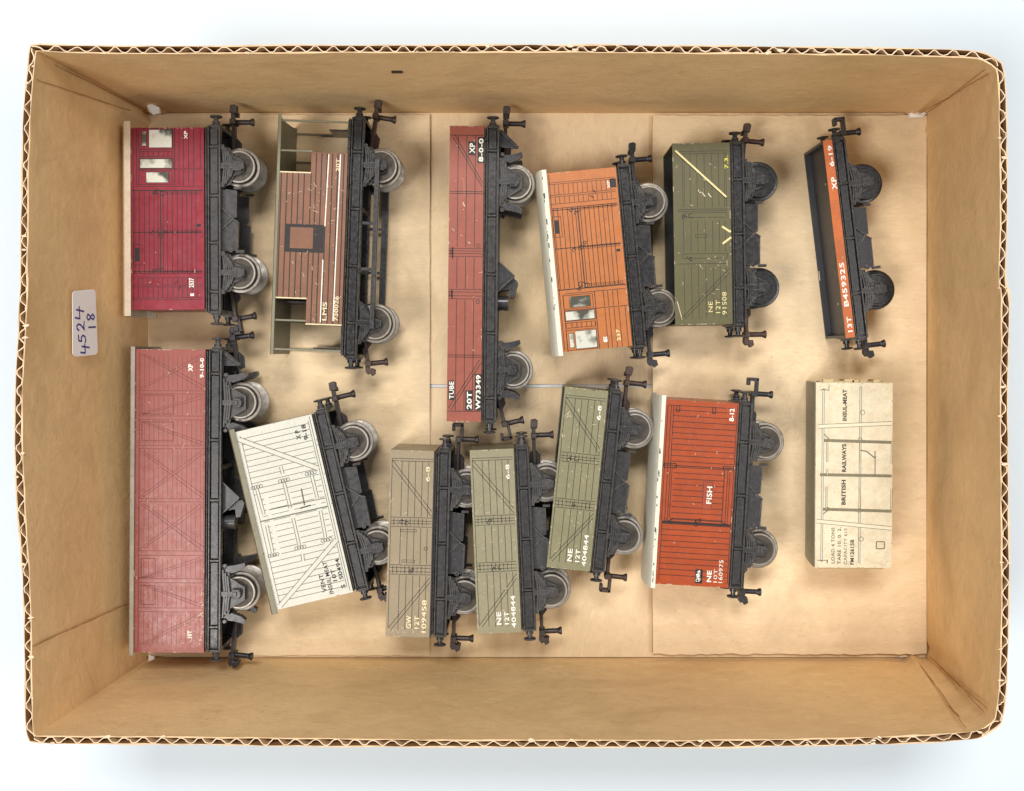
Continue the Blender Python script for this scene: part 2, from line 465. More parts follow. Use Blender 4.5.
def guard_meshes(mat, style, far):
    def f():
        b = MB().mat(mat)
        g = MB().mat(mat); x = MB().mat(mat)
        if style == 'short':
            b.prism([(5.8, -8.4), (9.4, -7.4), (11.0, -3.9), (15.0, -2.2), (15.2, 2.2), (11.0, 3.9), (9.4, 7.4), (5.8, 8.4)], 25.9, 26.7)
            b.bar((10.9, -3.8), (14.8, -2.1), .5, 26.6, 27.2); b.bar((10.9, 3.8), (14.8, 2.1), .5, 26.6, 27.2); b.box(14.7, 15.2, -2.1, 2.1, 26.6, 27.2)
            b.box(5.8, 7.4, -8.6, -6.8, 26.6, 28.6); b.box(5.8, 7.4, 6.8, 8.6, 26.6, 28.6)
            for i in range(5):
                hl = (8.2, 7.9, 7.1, 5.9, 4.6)[i]; x0 = 6.7 + .86 * i
                n = 8; pts = [(x0 + 1.0 * (1 - (k / n * 2 - 1) ** 2) - .4, hl * (k / n * 2 - 1)) for k in range(n + 1)]
                for p, q in zip(pts, pts[1:]): g.bar(p, q, .56, 26.6, 28.3 + .12 * (i % 2))
            g.box(5.9, 12.0, -1.05, 1.05, 26.6, 28.9)
            x.box(10.9, 14.6, -2.0, 2.0, 26.6, 29.2); x.box(13.0, 15.6, -1.5, 1.5, 26.7, 29.6); x.box(11.6, 12.6, -1.2, 1.2, 29.1, 29.6)
        else:
            b.prism([(5.8, -10.5), (8.6, -9.8), (9.4, -6.2), (14.6, -2.9), (15.4, -2.9), (15.4, 2.9), (14.6, 2.9), (9.4, 6.2), (8.6, 9.8), (5.8, 10.5)], 25.9, 26.9)
            b.bar((9.6, -5.8), (14.8, -2.6), .6, 26.8, 27.5); b.bar((9.6, 5.8), (14.8, 2.6), .6, 26.8, 27.5); b.box(14.8, 15.5, -2.8, 2.8, 26.8, 27.7)
            for sg in (-1, 1):   # brake shoes standing off the wheel
                b.prism([(7.5, sg * 9.2), (10.0, sg * 8.0), (13.8, sg * 9.3), (15.6, sg * 10.8), (15.2, sg * 12.4), (11.5, sg * 11.4), (8.0, sg * 11.0)], 23.6, 27.2)
                b.cyl((7.4, sg * 11.2, 0), .8, 26.4, 28.2, seg=10)
            for i in range(3):
                hl = 9.6 - 1.3 * i; x0 = 6.9 + .95 * i
                g.bar((x0 - .3, -hl), (x0 + .5, 0), .6, 26.8, 28.2); g.bar((x0 + .5, 0), (x0 - .3, hl), .6, 26.8, 28.2)
            g.box(5.9, 10.4, -.9, .9, 26.8, 28.6)
            x.box(10.4, 13.6, -1.9, 1.9, 26.8, 28.6); x.cyl((12.3, 0, 0), 1.9, 28.5, 29.2, seg=16); x.box(11.0, 12.6, -1.0, 1.0, 29.2, 29.8)
        if far:
            for q in (b, g, x): q.mirror_z(W)
        return b.mesh('axle_guard'), g.mesh('leaf_spring'), x.mesh('axle_box')
    return cached(('guard', mat.name, style, far), f)

def brake_mesh(mat, style, far):
    def f():
        b = MB().mat(mat)
        if style == 'short':
            b.prism([(5.8, -12.6), (11.4, -12.6), (12.4, -11.5), (12.7, -1.0), (12.0, -.2), (9.8, -.2), (9.8, .4), (11.8, 1.0), (12.0, 11.8), (5.8, 12.6)], 25.2, 26.4)
            b.bar((6.0, 4.6), (10.6, .2), .55, 26.3, 27.3); b.bar((6.0, -4.0), (10.6, .2), .55, 26.3, 27.3)
            b.bar((10.6, .2), (12.7, -1.2), .6, 26.3, 27.2)
            b.bar((12.1, -12.8), (12.3, -1.4), .5, 26.3, 26.9); b.box(11.6, 14.9, -13.4, -12.3, 25.4, 27.2); b.box(10.8, 13.8, 12.2, 13.2, 25.4, 27.0)
            b.cyl((9.6, -12.4, 0), .9, 26.2, 27.4, seg=10)
        elif style == 'long':
            b.prism([(5.8, 6.4), (12.6, .4), (12.6, -.4), (5.8, -6.4)], 25.4, 26.2)
            b.bar((5.8, 6.4), (12.8, 0), .6, 26.1, 27.2); b.bar((12.8, 0), (5.8, -6.4), .6, 26.1, 27.2)
            b.prism([(6, -2), (13.4, -1.2), (14.3, -2.4), (12.6, -8.2), (10.8, -8.4), (10.4, -5), (6, -6)], 20.0, 24.0)
            b.cyl((0, -10.5, 22.0), 2.9, 5.6, 10.4, 'x', 20)
        if far: b.mirror_z(W)
        return b.mesh('brake_gear')
    return cached(('brake', mat.name, style, far), f)

def buffer_mesh(mat, sgn):
    def f():
        b = MB().mat(mat)
        b.box(-1.9, 1.9, min(0, sgn * .8), max(0, sgn * .8), -1.9, 1.9)
        pr = [(1.55, 0.2), (1.45, 2.2), (1.0, 2.3), (.95, 3.6), (2.3, 3.8), (2.55, 4.1), (2.4, 4.5), (1.2, 4.75)]
        b.lathe([(r, sgn * h) for r, h in pr], axis='y', seg=24)
        return b.mesh('buffer')
    return cached(('buffer', mat.name, sgn), f)

def coupling_mesh(mat, sgn, kind):
    def f():
        b = MB().mat(mat)
        Y = lambda v: sgn * v
        def bx(x0, x1, y0, y1, z0, z1): b.box(x0, x1, min(Y(y0), Y(y1)), max(Y(y0), Y(y1)), z0, z1)
        bx(7.6, 9.0, -11, 4.2, -1.9, 1.9)              # draw arm
        b.prism([(6.2, Y(-9)), (10.6, Y(-8)), (10.8, Y(-3.5)), (8.8, Y(-1.2)), (6.4, Y(-2.5))], -3.4, -1.6)
        bx(7.2, 9.6, 3.6, 5.8, -3.6, 3.6)              # cross head
        b.cyl((9.0, Y(4.8), 0), 1.05, 0, 6.2, 'x', 14)   # dropper pin
        b.lathe([(1.05, 5.6), (1.25, 6.2), (1.65, 7.0), (1.65, 7.5), (1.3, 7.6)], (9.0, Y(4.8), 0), 'x', 18)
        if kind == 0:     # hook block
            bx(7.6, 9.2, 5.6, 8.4, .6, 2.6); b.prism([(7.2, Y(8.2)), (9.9, Y(8.0)), (10.3, Y(11.0)), (9.2, Y(11.7)), (7.4, Y(11.4))], .2, 3.4); bx(7.2, 9.8, 7.4, 9.2, -3.8, -1.2)
        elif kind == 1:   # bent claw seen side on
            bx(9.0, 10.2, 4.2, 11.2, -1.4, 2.4); bx(5.8, 10.2, 10.0, 11.4, -1.4, 2.4); bx(5.6, 6.8, 8.2, 11.2, -1.4, 2.4)
        else:             # square jaw below, short drop
            b.prism([(7.2, Y(5.6)), (9.0, Y(5.6)), (9.2, Y(7.2)), (10.8, Y(7.0)), (11.2, Y(9.2)), (9.6, Y(10.2)), (8.9, Y(8.9)), (7.9, Y(9.4)), (7.0, Y(8.0))], -1.8, 2.2); b.prism([(9.4, Y(6.6)), (11.4, Y(7.6)), (11.0, Y(9.6)), (9.8, Y(9.0))], -3.4, -1.8)
        return b.mesh('coupling')
    return cached(('coup', mat.name, sgn, kind), f)

def underframe(fc, mat, style='short', wb=43.0, ribs=(-.27, .0, .27), yext=1.2, off=0.0, rivets=False):
    L2 = fc.L / 2 + yext
    b = MB().mat(mat)
    b.box(-.05, .7, -L2 + .8, L2 - .8, 1.2, W - 1.2)
    for far in (0, 1):
        c = MB().mat(mat)
        c.box(1.0, 5.6, -L2 + .4, L2 - .4, 25.6, 27.3)
        c.box(.9, 1.5, -L2, L2, 26.2, 29.3); c.box(5.3, 6.1, -L2, L2, 26.2, 29.3); 
        yy = [-L2 + .8] + [r * fc.L for r in ribs] + [L2 - .8]
        for ya, yb in zip(yy, yy[1:]): c.box(1.95, 4.85, ya + .85, yb - .85, 27.0, 28.7)
        c.box(1.6, 5.2, -L2, -L2 + .8, 27.2, 29.1); c.box(1.6, 5.2, L2 - .8, L2, 27.2, 29.1)
        for r in ribs:
            y = r * fc.L; c.box(1.6, 5.2, y - .4, y + .4, 27.2, 29.0)
        if rivets:
            y = -L2 + 2
            while y < L2 - 2:
                c.box(2.25, 2.65, y, y + .45, 28.6, 29.0); c.box(4.15, 4.55, y, y + .45, 28.6, 29.0); y += 4.1
        if far: c.mirror_z(W)
        b.add(c.v, c.f)
    for sg in (-1, 1):
        y0, y1 = sorted((sg * (L2 - 1.4), sg * L2))
        b.box(.7, 6.0, y0 + .01, y1 - .01, 2.2, 27.2)
    for yb in (-wb / 2 + 9, wb / 2 - 9): b.box(1.0, 5.0, yb - 1, yb + 1, 3, 27)
    link('underframe', b.mesh('underframe'), fc.root, .18, 1)
    return L2

def running_gear(fc, mat, L2, style='short', wb=43.0, off=0.0, wheel='wheel', spokes=False, coup=('coupling', 0, 0), brake=True, skew=None):
    R = fc.root
    for i, y in enumerate((off + wb / 2, off - wb / 2)):
        ws = bpy.data.objects.new('wheelset', None); col.objects.link(ws); ws.parent = R
        ws.location = (WX * S, y * S, 0); ws.rotation_euler = (0, 0, 0); ws.empty_display_size = .005
        link('axle', axle_mesh(), ws)
        for far in (0, 1): link('wheel', wheel_mesh(wheel, far, spokes), ws)
        for far in (0, 1):
            g, l, a = guard_meshes(mat, style, far)
            go = link('axle_guard', g, R, .12, 1, (0, y, 0))
            link('leaf_spring', l, go); link('axle_box', a, go, .2, 2)
    if brake:
        for far in (0, 1): link('brake_gear', brake_mesh(mat, style, far), R, .12, 1, (0, off, 0))
    for sg in (-1, 1):
        for z in (W / 2 - 9.2, W / 2 + 9.2):
            link('buffer', buffer_mesh(mat, sg), R, 0, 0, (3.3, sg * L2, z))
        cm, k1, k2 = coup
        k = k1 if sg > 0 else k2
        o = link('coupling', coupling_mesh(M[cm], sg, k), R, .2, 2, (0, sg * (L2 - 1.2), W / 2))
        if skew:
            o.rotation_euler = (0, math.radians(skew[0] if sg > 0 else skew[1]), math.radians(skew[2] if sg > 0 else skew[3]))

# ------------------------------------------------------------------ bodies
def closed_body(fc, m, lean=0):
    b = fc.body.mat(m); h = fc.h; L = fc.L / 2
    t = .45
    b.box(-h, 0, -L, L, fc.W - t, fc.W)                       # near side
    b.box(-h + lean, 0, -L, L, 0, t)
    for y0, y1 in ((-L + .02, -L + t), (L - t, L - .02)):
        b.prism_y([(-h + lean + .01, t), (-.01, t), (-.01, fc.W - t), (-h + .01, fc.W - t)], y0, y1)
def open_body(fc, m, inner, h=None):
    b = fc.body.mat(m); h = fc.h; L = fc.L / 2; t = .55
    b.box(-h, 0, -L, L, fc.W - t, fc.W); b.box(-h, 0, -L, L, 0, t)
    b.box(-h + .01, -.01, -L + .02, -L + t, t, fc.W - t); b.box(-h + .01, -.01, L - t, L - .02, t, fc.W - t)
    b.mat(inner)
    b.box(-1.2, -.05, -L + t + .02, L - t - .02, t + .02, fc.W - t - .02)
    # dark inside lining of the sheet sides
    b.box(-h + .3, -1.2, -L + t + .02, L - t - .02, t, t + .15); b.box(-h + .3, -1.2, -L + t + .02, L - t - .02, fc.W - t - .15, fc.W - t)
def roof(fc, m, rise, eave, over_y, over_z=.9, thick=.6, name='roof', lean=0):
    h = fc.h; L = fc.L / 2 + over_y; b = MB().mat(m); n = 22
    z0, z1 = -over_z, fc.W + over_z
    outer = []; inner = []
    for k in range(n + 1):
        a = k / n; z = z0 + (z1 - z0) * a; q = math.sqrt(max(0, 1 - (2 * a - 1) ** 2))
        x = -h - eave - rise * (.25 * (1 - (2 * a - 1) ** 2) + .75 * q)
        x += lean * (1 - a)
        outer.append((x, z)); inner.append((min(x + thick + .2, -h + .1 + lean * (1 - a)), z))
    inner[0] = (-h + .15 + lean, z0 + .0); inner[-1] = (-h + .15, z1 - .0)
    inner[1] = (-h + .1 + lean, z0 + over_z * .8); inner[-2] = (-h + .1, z1 - over_z * .8)
    # cross section as quad strips
    vs = []; fs = []
    for y in (-L, L):
        vs += [(x, y, z) for x, z in outer] + [(x, y, z) for x, z in inner]
    N = n + 1
    for i in range(n):
        fs.append((i, i + 1, 2 * N + i + 1, 2 * N + i))                       # outer
        fs.append((N + i + 1, N + i, 3 * N + i, 3 * N + i + 1))               # inner
        fs.append((i + 1, i, N + i, N + i + 1)); fs.append((2 * N + i, 2 * N + i + 1, 3 * N + i + 1, 3 * N + i))
    fs.append((0, 2 * N, 3 * N, N)); fs.append((n, N + n, 3 * N + n, 2 * N + n))
    b.add(vs, fs)
    return link(name, b.mesh(name), fc.root, 0), b

def roof_chips(fc, seed, n, eave, over_z=.9, over_y=1):
    """dark chips along the near edge of the roof"""
    r = random.Random(seed); b = MB().mat(M['inkpanel']); x = -fc.h - eave
    for i in range(n):
        y = r.uniform(-fc.L / 2, fc.L / 2); l = r.uniform(.3, 2.2)
        xx = x + r.uniform(-.1, .5)
        b.box(xx, xx + r.uniform(.2, .45), y, y + l, fc.W + over_z - .2, fc.W + over_z + .04)
    link('paint_chip', b.mesh('paint_chip', False), fc.roofo)

# ------------------------------------------------------------------ the setting: table and cardboard box
b = MB().mat(M['table'])
b.add([(-1500, -1500, -7.2), (1500, -1500, -7.2), (1500, 1500, -7.2), (-1500, 1500, -7.2)], [(0, 1, 2, 3)])
link('table_surface', b.mesh('table_surface', False), None, kind='structure')

box = bpy.data.objects.new('cardboard_box', None); col.objects.link(box); box.empty_display_size = .1
box.location = (0, 0, -7.0 * S)
box['label'] = 'open brown corrugated cardboard box holding all the model wagons, on a white table'
box['category'] = 'box'
BZ = 7.0                                            # children are written with z above the floor of the box
ZR = 90.0
rim = {
 'top': [(36.5, 51.5), (90, 53), (150, 53.5), (300, 53), (500, 52.5), (700, 53.5), (860, 55.5), (960, 57.5), (984, 61), (995.5, 69)],
 'right': [(995.5, 69), (998, 90), (1000, 200), (998.5, 280), (1001.5, 300), (1000, 400), (1001, 520), (1001, 600), (999, 680), (995, 717.5)],
 'bottom': [(995, 717.5), (984, 727), (950, 733.5), (800, 738.5), (600, 740), (400, 739), (200, 737), (90, 736), (35.5, 735.5)],
 'left': [(35.5, 735.5), (33, 715), (31, 600), (25, 500), (23, 400), (27, 300), (28, 250), (31, 120), (36.5, 51.5)],
}
FX0, FX1, FY0, FY1 = P(150, 0, 0).x, P(925.5, 0, 0).x, P(0, 657.5, 0).y, P(0, 113.5, 0).y
base = {'top': ((FX0, FY1), (FX1, FY1)), 'right': ((FX1, FY1), (FX1, FY0)), 'bottom': ((FX1, FY0), (FX0, FY0)), 'left': ((FX0, FY0), (FX0, FY1))}

def smooth_path(pts, step):
    """Catmull-Rom resample of a polyline into points about `step` apart"""
    out = []
    for i in range(len(pts) - 1):
        p0 = pts[max(i - 1, 0)]; p1 = pts[i]; p2 = pts[i + 1]; p3 = pts[min(i + 2, len(pts) - 1)]
        n = max(1, int((p2 - p1).length / step))
        for k in range(n):
            t = k / n
            out.append(.5 * ((2 * p1) + (p2 - p0) * t + (2 * p0 - 5 * p1 + 4 * p2 - p3) * t * t + (3 * p1 - p0 - 3 * p2 + p3) * t ** 3))
    out.append(pts[-1]); return out

def grid(b, rows, flip=False):
    m = len(rows[0]); vs = [p for r in rows for p in r]; fs = []
    for i in range(len(rows) - 1):
        for k in range(m - 1):
            f = (i * m + k, i * m + k + 1, (i + 1) * m + k + 1, (i + 1) * m + k)
            fs.append(f[::-1] if flip else f)
    b.add(vs, fs)

TH = 2.5
for side, pts in rim.items():
    rr = random.Random(side)
    path = smooth_path([P(x, y, ZR) for x, y in pts], 2.0)
    c0, c1 = base[side]; n = len(path)
    cum = [0]
    for p, q in zip(path, path[1:]): cum.append(cum[-1] + (q - p).length)
    tot = cum[-1]
    wob = [rr.uniform(-.5, .5) for _ in range(60)]
    def wv(x):
        i = int(x) % 59; f = x - int(x); return wob[i] * (1 - f) + wob[i + 1] * f
    m = MB().mat(M['wall_x'] if side in ('top', 'bottom') else M['wall_y'])
    nrm = []
    for i in range(n):
        d = path[min(i + 1, n - 1)] - path[max(i - 1, 0)]; d.z = 0; d.normalize()
        nrm.append(Vector((-d.y, d.x, 0)))             # outward (the rim runs clockwise)
    mit = {'top': ((-1, 1), (1, 1)), 'right': ((1, 1), (1, -1)), 'bottom': ((1, -1), (-1, -1)), 'left': ((-1, -1), (-1, 1))}[side]
    for k in range(3):
        w_ = 1 - k / 3
        nrm[k] = nrm[k].lerp(Vector((*mit[0], 0)), w_) if k == 0 else nrm[k]
    nrm[0] = Vector((*mit[0], 0)) * .78; nrm[-1] = Vector((*mit[1], 0)) * .78
    creases = {'bottom': ((.014, .045, 2.2), (.03, .085, -1.2), (.985, .99, 1.0)), 'left': ((.985, .95, 2.2), (.97, .93, -1.0), (.015, .015, 1.0)), 'top': ((.982, .975, 1.8), (.012, .012, 1.4)), 'right': ((.03, .012, 1.2), (.985, .95, -1.4))}[side]
    def at(i, t, off=0.0):
        a = cum[i] / tot; bb = Vector((c0[0] + (c1[0] - c0[0]) * a, c0[1] + (c1[1] - c0[1]) * a, -2.9))
        p = bb.lerp(path[i], t)
        bul = math.sin(math.pi * t) * (1.6 * math.sin(3.1 * a + 1) + wv(a * 9 + t * 3) * 1.6) * math.sin(math.pi * a)
        for ca, cb, dep in creases:
            dd = abs(a - (ca + (cb - ca) * t)) * tot
            bul -= dep * max(0, 1 - dd / 3.4) * (1 - t ** 3) * min(1, a * tot / 4, (1 - a) * tot / 4)
        p = p + nrm[i] * (off + bul * (1 - t * t) )
        if t > .97 and 0 < i < n - 1: p = p + nrm[i] * (.35 * wv(i * .17 + off * 3))
        return Vector((p.x, p.y, p.z + (wv(i * .31 + off) * .9 if t == 1 and 0 < i < n - 1 else 0)))
    ts = [0, .03, .08, .2, .35, .5, .65, .8, .9, .96, 1]
    grid(m, [[at(i, t) for i in range(n)] for t in ts])                                   # inner face
    m.mat(M['liner_edge'])
    grid(m, [[at(i, 1) for i in range(n)], [at(i, 1, .42) for i in range(n)]])            # torn edge of inner liner
    m.mat(M['board_dark'])
    grid(m, [[at(i, 1, .42) for i in range(n)], [at(i, .6, .42) for i in range(n)]])
    grid(m, [[at(i, .6, .42) for i in range(n)], [at(i, .6, TH) for i in range(n)]])       # bottom of the open flutes
    grid(m, [[at(i, .6, TH) for i in range(n)], [at(i, 1, TH) for i in range(n)]])
    m.mat(M['liner_edge'])
    grid(m, [[at(i, 1, TH) for i in range(n)], [at(i, 1, TH + .4) for i in range(n)]])
    m.mat(M['wall_x'])
    grid(m, [[at(i, 1, TH + .4) for i in range(n)], [at(i, 0, TH + .4) for i in range(n)]])
    wo = link('wall', m.mesh('wall'), box, 0, 0, (0, 0, BZ))
    # fluting: a wavy ribbon between the two liners
    def along(sd):
        k = 0
        while k < n - 2 and cum[k + 1] < sd: k += 1
        f = (sd - cum[k]) / max(1e-6, cum[k + 1] - cum[k]); return k, min(1, max(0, f))
    fb = MB().mat(M['flute']); cen = []; lowc = []
    sd = 0; ph = rr.uniform(0, 6)
    while sd <= tot:
        k, f = along(sd)
        amp = .5 - .5 * math.cos(ph); amp = min(1, max(0, (amp - .5) * (1.1 + .5 * wv(sd * .11)) + .5 + .16 * wv(sd * .37 + 9)))
        o = .55 + amp * (TH - .70)
        cen.append(at(k, 1, o).lerp(at(k + 1, 1, o), f) + Vector((0, 0, rr.uniform(-.4, .1)))); lowc.append(at(k, .75, o).lerp(at(k + 1, .75, o), f))
        sd += .4; ph += .4 * 2 * math.pi / (6.8 + 1.6 * wv(sd * .045))
    rows = [[], [], [], []]
    for i in range(len(cen)):
        d = cen[min(i + 1, len(cen) - 1)] - cen[max(i - 1, 0)]; d.z = 0; d.normalize(); nn = Vector((-d.y, d.x, 0)) * (.165 + .06 * wv(i * .05))
        rows[0].append(cen[i] - nn); rows[1].append(cen[i] + nn); rows[2].append(lowc[i] - nn); rows[3].append(lowc[i] + nn)
    fb.mat(M['flute_edge']); grid(fb, [rows[0], rows[1]])
    fb.mat(M['flute']); grid(fb, [rows[0], rows[2]]); grid(fb, [rows[3], rows[1]])
    # crushed and torn tufts of paper along the cut
    fb.mat(M['flute_edge'])
    for q in range(int(tot / 16)):
        k = rr.randrange(2, n - 3); o = rr.choice((.1, .3, TH * .5, TH)) ; c = at(k, 1, o)
        poly = []; m_ = rr.randint(5, 8); rad = rr.uniform(.3, .95)
        for g_ in range(m_):
            an = 2 * math.pi * g_ / m_; q_ = rad * rr.uniform(.5, 1.2)
            poly.append(Vector((c.x + q_ * 1.5 * math.cos(an), c.y + q_ * .8 * math.sin(an), c.z + rr.uniform(-.1, .5))))
        fb.add([c + Vector((0, 0, .5))] + poly, [(0, 1 + g_, 1 + (g_ + 1) % m_) for g_ in range(m_)])
    link('fluting', fb.mesh('fluting'), wo)

# floor flaps: two long ones meeting at a slit, the two short ones lying on top at the ends
def flap(name, x0, x1, y0, y1, z0, z1, mat, seed, rough_edges=(0, 0, 0, 0)):
    """board sheet with slightly ragged edges; rough: left, right, low, high"""
    r = random.Random(seed); b = MB(); nx = 40; ny = 30
    def z(a, c, t): return z1 + .25 * math.sin(a * 5 + seed) * math.sin(c * 4 + seed)
    rag = [[r.uniform(-1, 1) for _ in range(61)] for _ in range(4)]
    g = []
    for j in range(ny + 1):
        row = []
        for i in range(nx + 1):
            x = x0 + (x1 - x0) * i / nx; y = y0 + (y1 - y0) * j / ny
            if i == 0: x += rough_edges[0] * rag[0][j]
            if i == nx: x += rough_edges[1] * rag[1][j]
            if j == 0: y += rough_edges[2] * rag[2][i]
            if j == ny: y += rough_edges[3] * rag[3][i]
            row.append(Vector((x, y, z(i / nx, j / ny, 0))))
        g.append(row)
    b.mat(mat); grid(b, g)
    b.mat(M['flute'])
    edge = [g[0][i] for i in range(nx + 1)] + [g[j][nx] for j in range(1, ny + 1)] + [g[ny][i] for i in range(nx - 1, -1, -1)] + [g[j][0] for j in range(ny - 1, -1, -1)]
    grid(b, [[Vector((p.x, p.y, z0)) for p in edge], edge])
    return link(name, b.mesh(name, False), box, 0, 0, (0, 0, BZ))
xm0, xm1 = P(430, 0, 0).x, P(652, 0, 0).x; ys = P(0, 386, 0).y
flap('floor_flap', FX0 - 1, FX1 + 1, FY0 + .2, ys - .7, -3.2, 0, M['floor_board2'], 3, (0, 0, 0, .15))
flap('floor_flap', FX0 - 1, FX1 + 1, ys + .7, FY1 + 1, -3.2, 0, M['floor_board2'], 4, (0, 0, .15, 0))
flap('floor_flap', FX0 - .5, xm0, FY0 + 1.2, FY1 - .9, .3, 1.6, M['floor_board'], 5, (0, .12, .25, .2))
flap('floor_flap', xm1, FX1 - .5, FY0 + 2.2, FY1 - 1.4, .3, 2.8, M['floor_board'], 6, (.12, 0, .35, .2))
# strip of white tape behind the slit
b = MB().mat(M['leak_white']); b.box(xm0 - 20, xm1 + 8, ys - 3, ys + 3, -3.6, -3.25)
b.box(xm0 - 20, xm1 + 8, ys - .66, ys + .66, -3.25, -.5)
M['slit'] = plain('grey paper in the slit', (206, 206, 204), .6)
b.mats = [M['slit']]
tp = link('tape', b.mesh('tape', False), box, 0, 0, (0, 0, BZ)); tp['label'] = 'white strip showing through the slit between the floor flaps'
# folded creases in the left wall: thin overlapping plies of board
def wall_pt(px, py, off=0.0, side='left'):
    """point of a wall's inner face seen at this pixel, pushed `off` mm into the box"""
    ax = 1 if side in ('left', 'right') else 0          # coordinate running along the wall
    rp = sorted((P(x, y, ZR)[ax], P(x, y, ZR)[1 - ax]) for x, y in rim[side])
    b0 = {'left': FX0, 'right': FX1, 'bottom': FY0, 'top': FY1}[side]; sg = 1 if side in ('left', 'bottom') else -1
    for k in range(400):
        z = -2.9 + (ZR + 2.9) * k / 399; p = P(px, py, z); t = k / 399
        q = max(rp[0][0], min(rp[-1][0], p[ax])); r_ = rp[0][1]
        for (a0, c0_), (a1, c1_) in zip(rp, rp[1:]):
            if a0 <= q <= a1: r_ = c0_ + (c1_ - c0_) * (q - a0) / max(1e-6, a1 - a0)
        if (p[1 - ax] - (b0 + (r_ - b0) * t)) * sg >= 0: break
    d = Vector((0, 0, .2)); d[1 - ax] = .97 * sg
    return p + d * off
def score(side, pts, w=1.0, off=1.0):
    """pressed fold line in a wall: a thin, slightly raised ridge of bruised board"""
    b = MB().mat(M['crease']); r = random.Random(len(pts) + int(pts[0][0])); A = []; B = []
    for (x0, y0), (x1, y1) in zip(pts, pts[1:]):
        n_ = max(3, int(math.hypot(x1 - x0, y1 - y0) / 6)); dx, dy = (x1 - x0), (y1 - y0); l = math.hypot(dx, dy)
        for k in range(n_ + 1):
            x = x0 + dx * k / n_; y = y0 + dy * k / n_; ww = w * (.5 + .5 * r.random()) * 1.4; j_ = r.uniform(-.4, .4)
            A.append(wall_pt(x - dy / l * (ww / 2 + j_), y + dx / l * (ww / 2 + j_), off, side)); B.append(wall_pt(x + dy / l * (ww / 2 - j_), y - dx / l * (ww / 2 - j_), off, side))
    C_ = [(p + q) / 2 + Vector((0, 0, .5)) for p, q in zip(A, B)]
    grid(b, [A, C_, B])
    link('crease', b.mesh('crease', False), box, 0, 0, (0, 0, BZ))
M['crease'] = plain('shaded fold', (172, 132, 84), .85, .15, .3)  # darker colour stands in for shade along the folds
score('left', [(31, 646), (80, 624), (130, 602)], 1.1, .8)
score('left', [(34, 80), (80, 95), (128, 111)], .9, 1.2)
score('top', [(46, 58), (90, 79), (146, 108)], .9, 1.2)
score('bottom', [(916, 662), (940, 694), (966, 731)], 1.0, 1.0)
score('bottom', [(932, 662), (960, 690), (984, 716)], 1.2, 1.4)
score('right', [(932, 656), (962, 684), (990, 708)], .9, 1.2)
score('top', [(918, 112), (950, 94), (984, 67)], .9, 1.0)
score('right', [(930, 112), (960, 92), (990, 74)], .9, 1.0)
# sticker with handwriting, stuck on the left wall
stc = [wall_pt(68.5, 291, 1.7), wall_pt(68.8, 357, 1.7), wall_pt(94, 354.5, 1.7), wall_pt(91.5, 289, 1.7)]
def quad_at(u, v, lift=0.0):
    p = stc[0].lerp(stc[3], u).lerp(stc[1].lerp(stc[2], u), v); return p + Vector((.97, 0, .2)) * lift
b = MB().mat(M['sticker']); pts = []
rc, ra = .16, .06
for cu, cv, a0 in ((rc, ra, 180), (1 - rc, ra, 270), (1 - rc, 1 - ra, 0), (rc, 1 - ra, 90)):
    for k in range(6):
        a = math.radians(a0 + 18 * k); pts.append((cu + rc * math.cos(a), cv + ra * math.sin(a)))
q = [quad_at(u, v, 0) for u, v in pts]; q2 = [quad_at(u, v, -.25) for u, v in pts]; n = len(q)
b.add(q + q2, [tuple(range(n))[::-1]] + [(i, (i + 1) % n, n + (i + 1) % n, n + i) for i in range(n)])
so = link('sticker', b.mesh('sticker', False), box, 0, 0, (0, 0, BZ))
so['label'] = 'small white sticker with the handwritten numbers 4524 and 18'
glyphs = {'4': [[(.2, 1), (.1, .45), (.98, .5)], [(.78, .85), (.6, -.05)]],
          '5': [[(.85, .95), (.3, .9), (.22, .55), (.6, .58), (.8, .38), (.65, .1), (.3, 0), (.05, .1)]],
          '2': [[(.1, .72), (.25, .95), (.55, 1), (.75, .8), (.65, .5), (.3, .18), (.1, .02), (.5, .1), (.95, .02)]],
          '1': [[(.5, 1), (.45, 0)]],
          '8': [[(.85, .85), (.5, 1), (.2, .85), (.3, .62), (.65, .42), (.8, .2), (.5, 0), (.2, .15), (.35, .42), (.7, .66), (.85, .85)]]}
def write(ch, xb, yc, hh, ww):
    """digit on the sticker, reading upwards: xb baseline, yc centre (enlarged view units), hh height, ww width"""
    m = MB().mat(M['pen']); asp = (stc[1] - stc[0]).length / (stc[3] - stc[0]).length; w = .038
    for line in glyphs[ch]:
        pp = [((xb - gy * hh - 95) / 185, (yc + ww / 2 - gx * ww - 150) / 545) for gx, gy in line]
        for (u0, v0), (u1, v1) in zip(pp, pp[1:]):
            d = Vector((u1 - u0, (v1 - v0) * asp)); l = d.length or 1; nx, ny = -d.y / l * w / 2, d.x / l * w / 2 / asp
            ex, ey = d.x / l * w * .3, d.y / l * w * .3 / asp
            cc = [(u0 + nx - ex, v0 + ny - ey), (u0 - nx - ex, v0 - ny - ey), (u1 - nx + ex, v1 - ny + ey), (u1 + nx + ex, v1 + ny + ey)]
            m.add([quad_at(a, bb, .12) for a, bb in cc], [(0, 1, 2, 3)])
    link('handwriting', m.mesh('handwriting', False), so)
for ch, xb, yc, hh, ww in (('4', 212, 638, 62, 84), ('5', 190, 548, 58, 84), ('2', 182, 447, 58, 80), ('4', 176, 338, 64, 112), ('1', 268, 462, 54, 30), ('8', 262, 378, 60, 74)): write(ch, xb, yc, hh, ww)

